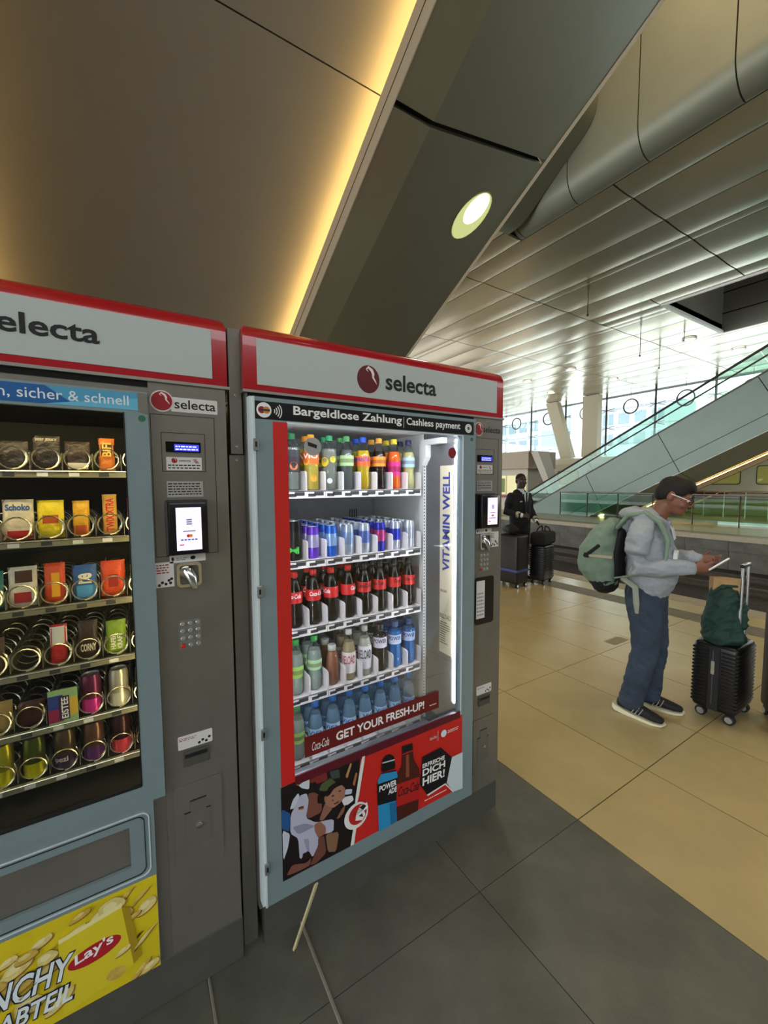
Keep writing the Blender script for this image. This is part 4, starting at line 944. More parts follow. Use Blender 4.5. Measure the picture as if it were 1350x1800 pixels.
for k in range(1, 8):
    for j in range(3):
        lab_ = 'blue capped water bottle, %s in the %s bottom shelf lane from the red stripe' % (ORD[j], LANE[k]); p = (LX[k], SY+.05+.072*j, ROWZ[4])
        if t is None: t = bottle('water', lab_, *p, 'd3e8f6', '2f78c8', 'bcd8f0', (.065, .115), 'ViO', '2f62b0', shell=m_petb, clear=True, group='water bottles on the bottom shelf')
        else: dup(t, p, R(random.uniform(-40, 40)), lab_)

# ---------------------------------------------------------------- snack machine
S = thing('vending_machine', 'grey snack vending machine with spiral trays and yellow crisps advert', 'vending machine', (-.31, 1.7, 0))
C1 = (-.80, .055, .70, 1.828)
side_shell(S, -.889, .268, C1)
MB().box(-.885, .272, Y0+.002, 2.14, .0, .148, bev=.004).build('plinth', m_plinth, S)
MB().box(.062, .267, Y0, Y0+.03, .152, 1.884).build('payment_panel', m_body, S)
ln = MB(); x0, x1, z0, z1 = C1; m_dk = mat('inner_black', '1b1916', .5, noise=.2)
ln.box(x0-.01, x0, 1.345, 2.05, z0-.01, z1+.01).box(x1, x1+.006, 1.345, 2.05, z0-.01, z1+.01).box(x0, x1, 1.345, 2.05, z1, z1+.01).box(x0, x1, 1.345, 2.05, z0-.01, z0).box(x0, x1, 2.03, 2.05, z0, z1)
ln.build('liner', m_dk, S)
YS = 1.320
dr_ = frame_panel('door', (-.862, .060, .680, 1.850), (-.80, .002, .733, 1.792), YS, Y0+.001, m_door, S)
MB().box(-.80, .002, YS+.008, YS+.012, .733, 1.792).build('window_pane', m_pglass, S)
MB().box(-.80, .002, YS-.001, YS+.010, .731, .738).build('window_gasket', m_gask, dr_)
MB().box(.0005, .0035, YS-.001, YS+.010, .733, 1.792).build('window_gasket', m_gask, dr_)
# lower door with flap and advert
fl = frame_panel('lower_door', (-.862, .0285, .152, .680), (-.745, -.034, .496, .619), YS+.006, Y0+.001, m_door, S)
o_ = rrect(-.785, .016, .456, .651, .022); i_ = rrect(-.782, .013, .459, .648, .020)
MB().loft([[(p[0], YS+.0062, p[1]) for p in o_], [(p[0], YS+.003, p[1]) for p in o_], [(p[0], YS+.003, p[1]) for p in i_], [(p[0], YS+.0062, p[1]) for p in i_]], cap=False).build('flap_frame', m_alu, fl)
o_ = rrect(-.776, .004, .464, .642, .020); i_ = rrect(-.774, .002, .466, .640, .019)
MB().loft([[(p[0], YS+.0062, p[1]) for p in o_], [(p[0], YS+.004, p[1]) for p in o_], [(p[0], YS+.004, p[1]) for p in i_], [(p[0], YS+.0062, p[1]) for p in i_]], cap=False).build('flap_line', m_gask, fl)
MB().box(-.745, -.034, YS+.020, YS+.024, .505, .619).build('flap', mat('flap_grey', '26241f', .45), S)
MB().box(-.745, -.034, YS+.024, YS+.030, .49, .62).build('flap_shadow', m_black, S)
# banner
bb = decal('slogan_banner', [(-.80, 1.799), (.036, 1.799), (.036, 1.844), (-.80, 1.844)], YS, mat('banner_cyan', '4f9fc4', .35), S)
fpoly(MB(), [(-.80, 1.799), (-.10, 1.799), (-.16, 1.844), (-.80, 1.844)], YS-.0011).build('banner_blue', mat('banner_blue', '1f5f9e', .35), bb)
fpoly(MB(), [(-.165, 1.799), (.036, 1.799), (.036, 1.831)], YS-.0012).build('banner_light', mat('banner_light', '69b9d8', .35), bb)
ftext('einfach, sicher & schnell', -.335, 1.806, YS-.0015, .350, .030, mat('banner_text', 'dfeaf0', .5), bb, bold=.004)
MB().prism([(.036, 1.797), (.058, 1.790), (.060, 1.846), (.036, 1.846)], 'y', YS-.003, YS).build('banner_end', m_body, S)
decal('green_dot', circ(.044, 1.778, .009, 16), YS, m_green, S)
# payment column
payment_column(S, .062)
lb = MB().prism(circ(.095, 1.833, .030, 28), 'y', Y0-.001, Y0).build('logo_sticker', m_stick, S); logo_ball(.095, 1.833, .0265, Y0-.001, lb, m_logob)
tb = MB().prism(rrect(.118, .243, 1.806, 1.847, .003), 'y', Y0-.0008, Y0).build('name_sticker', m_stick, S); ftext('selecta', .127, 1.815, Y0-.0012, .111, .0265, m_ink, tb, bold=.012)
card_reader(S, .095, .200, 1.394, 1.548, Y0, .115, .181, 1.408, 1.531)
st = MB().box(.060, .108, Y0-.001, Y0, 1.299, 1.372).build('coin_sticker', m_stick, S); fine_print(.063, .095, 1.338, 1.368, 4, Y0-.0014, st, m_logob)
mb = MB()
for a, b in ((.069, .306), (.077, .313), (.086, .308), (.094, .318), (.101, .322), (.098, .310)): fpoly(mb, circ(a, 1+b, .0042, 10), Y0-.0014)
mb.build('coin_mark', m_ink, st, kind='stuff')
keypad(S, .114, .177, 1.104, 1.193, Y0)
slot_and_hatch(S, .062, Y0, .788); coin_return(S, .062, Y0, .540)
header(S, -.884, .273, (-.36, 1.985, .055, .95), -.279, -.043, 1.963, 2.014)
# crisps advert
YA = YS+.006
ya = decal('crisps_advert', [(-.86, .152), (.027, .152), (.027, .444), (-.86, .444)], YA, mat('advert_yellow', 'd8c21e', .4, noise=.10, scale=9), S)
random.seed(21); m_c1 = mat('crisp_pale', 'd9c87c', .5, noise=.2, scale=60); m_c2 = mat('crisp_gold', 'c9a84c', .5, noise=.25, scale=50); m_c3 = mat('crisp_shade', '8f6a24', .5)
for k in range(95):
    x = random.uniform(-.60, .008); z = random.uniform(.170, .428)
    if -.20 < x < -.07 and .20 < z < .37: continue
    r = random.uniform(.018, .034); a0 = random.uniform(0, 6.28); sq = random.uniform(.55, .95); y = YA-.0010-.00006*k
    def bl(r, dx=0, dz=0): return [(min(.0265, max(-.86, x+dx+r*math.cos(a)*(1+.12*math.cos(3*a+a0)))), min(.4435, max(.153, z+dz+r*sq*math.sin(a+.3*a0)*(1+.1*math.sin(2*a+a0))))) for a in [6.283*i/18 for i in range(18)]]
    c = fpoly(MB(), bl(r*1.04, .002, -.003), y).build('crisp_print', m_c3, ya); fpoly(MB(), bl(r), y-.00002).build('crisp_face', [m_c1, m_c2][k % 2], c); fpoly(MB(), bl(r*.5, -.003, .003), y-.00004).build('crisp_shine', m_c1 if k % 2 else mat('crisp_light', 'e8dca0', .5), c)
yb = YA-.0050
pk = fpoly(MB(), [(-.205, .165), (-.085, .185), (-.040, .205), (-.062, .395), (-.205, .372)], yb).build('packet_print', mat('packet_yellow', 'd9c62a', .4), ya)
fpoly(MB(), [(-.040, .205), (-.020, .22), (-.045, .385), (-.062, .395)], yb-.0001).build('packet_side', mat('packet_shade', 'a58a1c', .4), ya)
fpoly(MB(), [(-.062, .395), (-.205, .372), (-.205, .385), (-.06, .408)], yb-.0001).build('packet_fold', mat('packet_light', 'ece29a', .4), ya)
fpoly(MB(), [(-.128+.062*math.cos(a)*math.cos(.14)-.026*math.sin(a)*math.sin(.14), .300+.062*math.cos(a)*math.sin(.14)+.026*math.sin(a)) for a in [6.283*i/30 for i in range(30)]], yb-.0002).build('oval_badge', mat('badge_red2', 'b0202a', .4), ya)
text("Lay's", (-.172, yb-.0004, .281), (.985, 0, .17), (-.17, 0, .985), .092, .038, m_lw, ya, bold=.02, ital=.15)
fpoly(MB(), circ(-.083, .205, .018, 18, 1.3), yb-.0002).build('small_badge', m_c2, ya)
for i, (s_, x_, z_, w_, h_) in enumerate((('CRUNCHY', -.475, .262, .290, .078), ('ABTEIL', -.345, .196, .165, .058))):
    text(s_, (x_, yb-.0006, z_), (1, 0, .0), (.22, 0, .97), w_, h_, mat('shadow_navy', '14203c', .5), ya, bold=.06)
    text(s_, (x_+.004, yb-.0010, z_+.004), (1, 0, .0), (.22, 0, .97), w_-.008, h_-.008, mat('letter_ice', 'dfe9ea', .5), ya, bold=.02)
# gap post between the machines
po = thing('filler_panel', 'narrow grey metal filler post between the two vending machines', 'panel', (.30, 1.38, 0))
MB().box(.281, .327, 1.372, 1.40, .0, 1.690).build('lower_plate', m_body, po); MB().box(.285, .3215, 1.364, 1.395, 1.693, 2.08).build('upper_plate', m_body, po)
for z in (1.875, 1.715, 1.672): MB().lathe([(.0045, 0), (.0045, -.002), (.002, -.003)], (.303, 1.364 if z > 1.69 else 1.372, z), 10, 'y').build('screw', m_chrome, po)

# trays, spirals and snacks
CX = [-.046+.0706*k for k in range(1, -5, -1)]       # right to left
SZ = [1.638, 1.445, 1.256, 1.076, .909, .759]
SYF = 1.47
m_wirec = mat('spiral_wire', 'cfc9b4', .25, metal=.9); m_trayd = mat('tray_dark', '3a3732', .4, metal=.4); m_rail2 = mat('tray_rail', 'a9a288', .3, metal=.6)
helix = MB(); pts = []
for i in range(15*8+1):
    a = 2*math.pi*i/15; pts.append((.0305*math.cos(a-1.57), (.010*i/15 if i < 15 else .010+.054*(i-15)/15), .0305*math.sin(a-1.57)))
helix.tube(pts, .0021, 5)
coil0 = None
for r, z in enumerate(SZ):
    tr_ = MB().box(-.79, .05, SYF+.004, 2.0, z-.006, z-.003).build('snack_tray', m_trayd, S)
    MB().box(-.79, .05, SYF-.004, SYF+.004, z-.020, z-.001).build('tray_rail', m_rail2, tr_)
    MB().tube([(-.79, SYF-.006, z-.003), (.05, SYF-.006, z-.003)], .0022, 6).build('rail_edge', m_wirec, tr_)
    for x in CX:
        MB().box(x-.020, x+.004, SYF-.0055, SYF-.004, z-.017, z-.006).build('price_tag', m_stick if random.random() < .5 else m_tag, tr_)
        MB().box(x+.0345, x+.0358, SYF+.01, 1.98, z, z+.05).build('tray_divider', m_rail2, tr_)
        if coil0 is None: coil0 = helix.build('spiral', m_wirec, S, smooth=True); c = coil0
        else: c = coil0.copy(); COL.objects.link(c); c.parent = S
        c.location = Vector((x, SYF, z+.034))-WO[S]
coil0.location = coil0.location
# (the spiral mesh is local to the machine, so undo the offset baked into it)
for v in coil0.data.vertices: v.co += WO[S]

def pillow(name, label, x, y, z, w, h, t, col, group, band2=None, txt=None, tcol='ffffff', vert=False, tbold=.03, lean=6, cat='snack packet', tz=(.45, .8), gloss=.35):
    o = thing(name, label, cat, (x, y, z), group=group, local=True); o.rotation_euler = (R(-lean), 0, 0)
    nx, nz = 8, 10; mb = MB()
    def bulge(u, v): return t*(max(0, 1-(2*u-1)**4)**.5)*(max(0, 1-(2*v-1)**6)**.5)*.5
    def cell(side, u, v):
        pin = 1-.10*(1-min(1, 6*min(v, 1-v)))*0
        zig = .0012*((int(u*16) % 2)*2-1) if v in (0, 1) else 0
        return ((u-.5)*w*(1 if .06 < v < .94 else 1.03), side*bulge(u, v)+zig, v*h)
    for side in (-1, 1):
        vs = [cell(side, i/nx, j/nz) for j in range(nz+1) for i in range(nx+1)]
        fs = [(j*(nx+1)+i, j*(nx+1)+i+1, (j+1)*(nx+1)+i+1, (j+1)*(nx+1)+i) for j in range(nz) for i in range(nx)]
        mb.cur = 0; mb.add(vs, fs)
    b = mb.build('wrapper', mat('wrap_'+col, col, gloss, noise=.15, scale=40, bump=.7, bscale=45), o, smooth=2)
    def front(a, bb, u0, u1, v0, v1):
        u = u0+(u1-u0)*a; v = v0+(v1-v0)*bb; return ((u-.5)*w, -bulge(u, v)-.0012, v*h)
    for (bc, u0, u1, v0, v1) in (band2 or []):
        m2 = MB(); n = 6; vs = [front(i/n, j/n, u0, u1, v0, v1) for j in range(n+1) for i in range(n+1)]
        m2.add([(p[0], p[1]+.0006, p[2]) for p in vs], [(j*(n+1)+i, j*(n+1)+i+1, (j+1)*(n+1)+i+1, (j+1)*(n+1)+i) for j in range(n) for i in range(n)])
        m2.build('print_area', mat('wrap_'+bc, bc, gloss), b, smooth=2)
    if txt:
        if vert: text(txt, (0, 0, 0), UX, UZ, None, None, mat('tx_'+tcol, tcol, .5), b, bold=tbold, place=lambda a, bb: front(1-bb, a, .22, .80, tz[0], tz[1]))
        else: text(txt, (0, 0, 0), UX, UZ, None, None, mat('tx_'+tcol, tcol, .5), b, bold=tbold, place=lambda a, bb: front(a, bb, .10, .90, tz[0], tz[1]))
    return o
G = 'snacks in the spiral trays'
def sn(r, c, *a, dy=.030, **k):
    """c: column counted from the window's right edge"""
    return pillow(a[0], a[1], CX[c], SYF+dy, SZ[r]+.001, *a[2:], G, **k)
random.seed(5)
# first (top) tray
sn(0, 1, 'meat_stick', 'orange and black meat stick standing in the top spiral tray', .040, .098, .016, 'c8702c', band2=[('1c1614', .0, 1., .45, .8)], txt='BiFi', tcol='e8b050', vert=True, tz=(.42, .85))
sn(0, 2, 'jerky_pouch', 'dark jerky pouch with white foot in the top spiral tray', .060, .085, .016, '3a2c28', band2=[('c9c4bc', .1, .9, .04, .25)])
sn(0, 3, 'jerky_pouch', 'dark jerky pouch with pale lettering in the top spiral tray', .060, .098, .014, '2c2422', txt='BEEF JERKY', tcol='b8aea4', tz=(.82, .92))
sn(0, 4, 'jerky_pouch', 'plain charcoal jerky pouch in the top spiral tray', .060, .080, .014, '352e2c')
# second tray
sn(1, 0, 'chocolate_bar', 'magenta chocolate bar by the window edge in the second tray', .050, .11, .018, '8c2a5a')
sn(1, 1, 'chocolate_bar', 'tall gold wafer bar with red lettering in the second tray', .036, .122, .016, 'c99a3c', txt='TWIX XTRA', tcol='c01c24', vert=True, tz=(.08, .90))
sn(1, 2, 'chocolate_bar', 'yellow and orange nut bar in the second tray', .040, .105, .018, 'd8a21e', band2=[('b8501c', .0, 1., .05, .3)])
sn(1, 3, 'candy_bag', 'bright yellow candy bag in the second tray', .060, .108, .022, 'e8cf1c', band2=[('b8521c', .2, .8, .38, .6)])
sn(1, 4, 'chocolate_bag', 'cream bag with red foot and blue lettering in the second tray', .066, .112, .022, 'd8cbb4', band2=[('c82420', .0, 1., .0, .22)], txt='Schoko', tcol='2a5a9c', tz=(.72, .88))
sn(1, 5, 'chocolate_bag', 'white and red bag beside the cream bag in the second tray', .062, .105, .022, 'ddd5cc', band2=[('b8282c', .0, 1., .0, .35)])
# third tray
sn(2, 0, 'candy_bag', 'lime green bag by the window edge in the third tray', .050, .09, .018, 'a8b83c')
sn(2, 1, 'candy_bag', 'orange red crinkled bag in the third tray', .062, .108, .022, 'd84a1c', band2=[('9c2a18', .3, .7, .25, .6)])
sn(2, 2, 'biscuit_pack', 'blue biscuit pack with pale lettering in the third tray', .058, .102, .018, '2a5a9e', band2=[('4f9ad0', .15, .95, .05, .4)], txt='re', tcol='e6e2d0', vert=True, tz=(.45, .75))
sn(2, 3, 'wafer_pack', 'orange wafer pack with a yellow field in the third tray', .048, .115, .022, 'dc4a1e', band2=[('e8a828', .35, .75, .15, .75)])
sn(2, 4, 'chocolate_bag', 'white bag with brown blocks and red oval in the third tray', .062, .112, .022, 'd6cfc2', band2=[('4a2a1c', .25, .85, .6, .9), ('a82a28', .2, .8, .1, .36)])
sn(2, 5, 'candy_bag', 'teal bag by the cream bags in the third tray', .060, .105, .02, '2a7a78')
# fourth tray: one spiral empty
sn(3, 0, 'chocolate_bar', 'blue bar by the window edge in the fourth tray', .045, .085, .018, '3a86c0')
sn(3, 1, 'oat_bar', 'green oat bar with white lettering in the fourth tray', .052, .100, .020, '7f9c2c', band2=[('9ab83c', .0, 1., .0, .3)], txt='HAFER\nKRAFT', tcol='f0efe0', vert=True, tz=(.12, .60))
sn(3, 2, 'cereal_bar', 'dark brown cereal bar with pale lettering in the fourth tray', .048, .112, .018, '33231a', txt='CORNY', tcol='e6dcc0', tz=(.18, .38))
sn(3, 3, 'wafer_bar', 'red and white wafer bar in the fourth tray', .040, .112, .018, 'c3262a', band2=[('d8d4cc', .0, 1., .5, .95)])
sn(3, 5, 'chocolate_bar', 'cocoa brown bar next to the empty spiral in the fourth tray', .045, .10, .018, '5a3a28')
# fifth tray: pouches and cans
sn(4, 4, 'meat_pouch', 'dark maroon flat pouch in the fifth tray', .060, .070, .014, '4a1c20')
sn(4, 5, 'nut_bag', 'tan nut bag in the fifth tray', .060, .085, .02, 'a88a50')
b = thing('tea_carton', 'colourful iced tea card standing in the fifth spiral tray', 'carton', (CX[3]+.006, SYF-.004, SZ[4]+.001), group=G)
x_, y_, z_ = b.location
bc = MB().box(x_-.034, x_+.034, y_-.004, y_+.004, z_, z_+.098).build('card', mat('card_green', '8fae7c', .45), b)
for q, (c_, u0, u1, v0, v1) in enumerate((('2f3f86', .0, .5, .45, .86), ('8c2450', .0, .5, .06, .45), ('c8a83c', .62, 1., .2, .75), ('3a2048', .36, .72, .10, .82))):
    fpoly(MB(), [(x_-.034+.068*u0, z_+.098*v0), (x_-.034+.068*u1, z_+.098*v0), (x_-.034+.068*u1, z_+.098*v1), (x_-.034+.068*u0, z_+.098*v1)], y_-.0044-.0002*q).build('colour_block', mat('card_'+c_, c_, .45), bc)
text('EISTEE', (x_+.012, y_-.0056, z_+.014), (0, 0, 1), (-1, 0, 0), .062, .016, m_lw, bc, bold=.02)
def scan(r, c, label, c1, c2, tx=None, tc='e8e0e8'):
    t = can(label, CX[c], SYF+.034, SZ[r]+.001, .115, .0262, c1, c2, tx, tc, group='cans in the spiral trays', split=(.02, .38)); return t
scan(4, 0, 'grey can by the window edge in the fifth tray', '8c8c84', None)
scan(4, 1, 'silver can in the fifth tray beside the pink can', 'b4b0a0', 'd4d0c0')
scan(4, 2, 'pink can in the fifth tray beside the tea card', '6a2a50', 'd83a9c')
scan(5, 0, 'dull red can by the window edge in the lowest tray', '7c2a2c', None)
scan(5, 1, 'black can with coral pink foot in the lowest tray', '3a1c20', 'd8485c')
scan(5, 2, 'violet and green can in the lowest tray', '6a4a3a', '6a3a7a')
scan(5, 3, 'brown and violet cola mix can in the lowest tray', '5a4a34', '4a3a5c', 'Spezi', 'd0b8b8')
scan(5, 4, 'olive can with bright yellow foot in the lowest tray', '4f5a1c', 'd8d01c')
scan(5, 5, 'yellow can beside the olive can in the lowest tray', 'b8b020', 'e0d81c')
m_led3 = mat('warm_led', 'fff0c8', .5, emit=26, ecol='ffe2a6')
MB().box(.046, .053, 1.360, 1.372, .74, 1.78).build('led_strip', m_led3, S)  # hidden strip added behind the door frame to give the snacks highlights
MB().box(-.795, -.788, 1.360, 1.372, .74, 1.78).build('led_strip', m_led3, S)
MB().box(-.78, .04, 1.352, 1.376, 1.812, 1.822).build('led_strip', m_led3, S)
# stick of wood leaning on the drinks machine
mb = MB(); mb.loft([[(.418, 1.262, .002), (.430, 1.268, .002), (.428, 1.276, .002), (.416, 1.270, .002)], [(.512, 1.290, .165), (.525, 1.294, .165), (.524, 1.301, .165), (.511, 1.298, .165)]])
mb.build('wood_stick', mat('raw_wood', 'b9ad86', .7, noise=.25, scale=40, stretch=(1, 1, .1)), label='thin raw wooden stick leaning against the drinks machine plinth', cat='stick')

# ================================================================ people and luggage
m_skin = mat('skin_brown', '7a5140', .5, noise=.06, scale=20); m_skin2 = mat('skin_deep', '3f2a24', .5, noise=.06, scale=20)
m_hair = mat('hair_black', '0d0a08', .7, noise=.3, scale=80, bump=.3, bscale=150)
m_hood = mat('hoodie_grey', '9299a0', .9, noise=.10, scale=60, bump=.9, bscale=14)
m_jean = mat('jeans_blue', '303c4c', .9, noise=.35, scale=7, bump=.4, bscale=30)
m_shoe = mat('shoe_black', '15161a', .7, bump=.2, bscale=200); m_sole = mat('sole_cream', 'd6d2b4', .6)

def finger(mb, base, d, curl, up, L, r=.0085):
    """a bent finger: three short segments turning by curl (degrees) each, about axis d x up"""
    p = Vector(base); d = Vector(d).normalized(); up = Vector(up).normalized(); ax = d.cross(up).normalized()
    st = [(p[:], r, r)]
    for k, f in enumerate((.45, .32, .23)):
        d = (Matrix.Rotation(R(curl), 3, ax) @ d).normalized(); p = p+d*L*f; st.append((p[:], r*(1-.10*(k+1)), r*(1-.10*(k+1))))
    mb.limb(st, up, 8)
def hand(mb, w, d, palm, side, curl=35, thumb_out=1.):
    """w wrist, d direction of the fingers, palm = direction the palm faces, side = thumb side"""
    w, d, palm, side = Vector(w), Vector(d).normalized(), Vector(palm).normalized(), Vector(side).normalized()
    mb.limb([(w[:], .024, .019), ((w+d*.035)[:], .034, .016), ((w+d*.080)[:], .038, .014)], side, 12)
    for k, L in enumerate((.070, .078, .072, .056)):
        finger(mb, w+d*.082+side*(.028-.0187*k), d, curl, palm, L)
    finger(mb, w+d*.028+side*.030, (d*.7+side*.7), 22, palm*.7-side*.3, .062, .0098)

def head(mb, c, s=1., tilt=0., turn=0.):
    """head growing at c (centre of the skull); local +y is the face; returns placing function"""
    rot = Matrix.Rotation(R(turn), 3, 'Z') @ Matrix.Rotation(R(-tilt), 3, 'X')
    def T(p): return Vector(c)+rot @ (Vector(p)*s)
    def ell(p, r):
        t = MB().ell((0, 0, 0), r, 16, 10); mb.add([T((v[0]+p[0], v[1]+p[1], v[2]+p[2])) for v in t.v], t.f)
    ell((0, -.012, .030), (.076, .098, .088)); ell((0, .022, -.02), (.066, .080, .085)); ell((0, .045, -.068), (.050, .052, .045)); ell((0, .080, -.085), (.026, .022, .020))
    for sx in (-1, 1):
        ell((sx*.078, -.012, -.005), (.010, .020, .032)); ell((sx*.040, .070, -.030), (.024, .020, .020)); ell((sx*.033, .088, .022), (.026, .012, .008))
    t = MB().limb([(T((0, .092, .018))[:], .009, .009), (T((0, .112, -.018))[:], .013, .012), (T((0, .106, -.027))[:], .018, .010)], (1, 0, 0), 10); mb.add(t.v, t.f)
    ell((0, .095, -.052), (.022, .012, .006)); ell((0, .093, -.064), (.020, .012, .007))
    return T
def face_parts(T, parent, s=1., iris='2a1a12', lip='6a3a34', brow='15110e'):
    w = mat('eye_white', 'd8d4cc', .3); ir = mat('iris_'+iris, iris, .3)
    for sx in (-1, 1):
        c = T((sx*.032, .083, .003)); e = MB().ell(c, (.0105*s, .0105*s, .0075*s), 10, 8).build('eye', w, parent, smooth=2)
        c2 = T((sx*.032, .0905, .003)); MB().ell(c2, (.0055*s, .0055*s, .0055*s), 8, 6).build('iris', ir, e, smooth=2)
        MB().limb([(T((sx*.014, .099, .024))[:], .004, .004), (T((sx*.034, .098, .030))[:], .0045, .004), (T((sx*.052, .085, .024))[:], .003, .003)], (0, 0, 1), 6).build('eyebrow', mat('brow_'+brow, brow, .8), parent, smooth=2)
    MB().limb([(T((-.022, .099, -.0585))[:], .003, .003), (T((0, .1075, -.057))[:], .004, .004), (T((.022, .099, -.0585))[:], .003, .003)], (0, 0, 1), 6).build('lips', mat('lip_'+lip, lip, .5), parent, smooth=2)

# ---------------------------------------------------------------- man with backpack
MA = R(197.5); ML = (2.985, 1.410, 0)
man = thing('person', 'person in grey hoodie and blue jeans looking down at a phone', 'person', ML, MA, local=True)
b = MB()
HC = (0, .150, 1.502)
TH_ = head(b, HC, .98, tilt=24, turn=0)
b.limb([((0, .02, 1.28), .062, .060), ((0, .065, 1.37), .056, .056), ((0, .105, 1.45), .055, .056)], (1, 0, 0))
b.limb([((0, .03, .90), .13, .09), ((0, .03, 1.05), .13, .09), ((0, .02, 1.2), .15, .09), ((0, .01, 1.30), .13, .075)], (1, 0, 0))
for s in (-1, 1):
    b.limb([((s*.085, .035, .86), .075, .08), ((s*.095, .04, .47), .05, .052), ((s*.10, -.01 if s > 0 else .06, .09), .04, .042), ((s*.10, .03 if s > 0 else .10, .05), .035, .025)], (1, 0, 0))
ELB = {1: (.225, -.025, 1.045), -1: (-.215, .02, 1.06)}; WR = {1: (.085, .262, 1.052), -1: (-.045, .285, 1.092)}
for s in (-1, 1): b.limb([((s*.15, .0, 1.30), .045, .045), (tuple(Vector(ELB[s])+Vector((-s*.012, .018, .0))), .022, .022), (WR[s], .024, .022)], (0, 0, 1))
hand(b, WR[1], (-.30, .93, .12), (-.75, .0, .65), (.25, .2, .9), 30)
hand(b, WR[-1], (.20, .95, .05), (.80, .0, .55), (-.25, .2, .9), 30)
body = blob('body', b, m_skin, man, voxel=.0065, smooth=2)
face_parts(TH_, body, .98)
# hair cap
h = MB()
def hel(p, r):
    t = MB().ell((0, 0, 0), r, 16, 10); h.add([TH_((v[0]+p[0], v[1]+p[1], v[2]+p[2])) for v in t.v], t.f)
hel((0, -.018, .048), (.080, .098, .080)); hel((0, .035, .085), (.066, .058, .045)); hel((0, -.065, .0), (.068, .055, .065)); hel((0, .062, .078), (.055, .035, .032))
for s in (-1, 1): hel((s*.058, .01, .050), (.024, .055, .045)); hel((s*.064, -.045, .005), (.020, .030, .045))
blob('hair', h, m_hair, body, voxel=.007, smooth=3)
g = MB(); gm = mat('glasses_white', 'd9d6d0', .35)
for s in (-1, 1):
    ring = [TH_((s*.034+.024*math.cos(a)*1.05, .108-.012*abs(math.cos(a))*(1 if s*math.cos(a) > 0 else 0), .003+.018*math.sin(a)))[:] for a in [6.283*i/14 for i in range(14)]]
    MB().tube(ring, .0024, 5, closed=True).build('glasses_rim', mat('rim_dark', '1c1a1a', .4), body)
    MB().tube([TH_((s*.060, .096, .010))[:], TH_((s*.080, .040, .012))[:], TH_((s*.084, -.015, .012))[:]], .0030, 6).build('glasses_temple', gm, body, smooth=True)
MB().tube([TH_((-.010, .112, .006))[:], TH_((0, .115, .009))[:], TH_((.010, .112, .006))[:]], .0024, 5).build('glasses_bridge', MATS['rim_dark'], body)
# hoodie
t = MB()
t.limb([((0, .030, .885), .168, .126), ((0, .045, .945), .180, .150), ((0, .045, 1.05), .172, .150), ((0, .030, 1.17), .172, .138), ((0, .010, 1.27), .168, .118), ((0, .005, 1.325), .140, .090), ((0, .030, 1.365), .088, .080)], (1, 0, 0), 22)
for s in (-1, 1):
    t.limb([((s*.125, .0, 1.305), .066, .070), ((s*.185, -.008, 1.235), .068, .074), ((s*.215, -.018, 1.14), .066, .072), (ELB[s], .064, .066), (tuple(Vector(ELB[s]).lerp(Vector(WR[s]), .5)), .062, .060), (tuple(Vector(ELB[s]).lerp(Vector(WR[s]), .90)), .052, .047)], (0, 0, 1), 16)
    t.limb([(tuple(Vector(ELB[s]).lerp(Vector(WR[s]), .92)), .043, .039), (tuple(Vector(ELB[s]).lerp(Vector(WR[s]), 1.02)), .040, .036)], (0, 0, 1), 14)
for f in (.25, .45, .62, .78, .86):      # sleeve folds
    for s in (-1, 1):
        c = Vector(ELB[s]).lerp(Vector(WR[s]), f); t.limb([((c+Vector((s*.012, 0, .030)))[:], .030, .038), ((c+Vector((s*.02, -.012, -.026)))[:], .030, .036)], (0, 1, 0), 10)
# hood lying on the back and round the neck
t.limb([((-.095, .085, 1.345), .030, .038), ((-.115, .0, 1.375), .036, .045), ((-.07, -.075, 1.385), .040, .055), ((0, -.105, 1.375), .048, .062), ((.07, -.075, 1.385), .040, .055), ((.115, .0, 1.375), .036, .045), ((.095, .085, 1.345), .030, .038), ((.02, .125, 1.30), .022, .026)], (0, 0, 1), 12)
t.limb([((-.095, .085, 1.345), .030, .038), ((-.02, .125, 1.30), .022, .026)], (0, 0, 1), 12)
t.limb([((0, -.10, 1.33), .09, .035), ((0, -.115, 1.26), .07, .028)], (1, 0, 0), 12)
hoodie = blob('hoodie', t, m_hood, body, voxel=.0075, smooth=4, fold=(.0075, 7, 15))
# diamond patch on the chest: ring of points laid on the hoodie's front
MB().prism([(-.008, 1.145), (.052, 1.060), (.115, 1.075), (.082, 1.140), (.050, 1.155)], 'y', .168, .1895).build('chest_patch', mat('patch_white', 'd9dcda', .7), hoodie)
for s in (-1, 1): MB().tube([(s*.03, .125, 1.335), (s*.035, .150, 1.29), (s*.034, .166, 1.22)], .0038, 6).build('drawstring', mat('cord_white', 'd9dada', .8), hoodie)
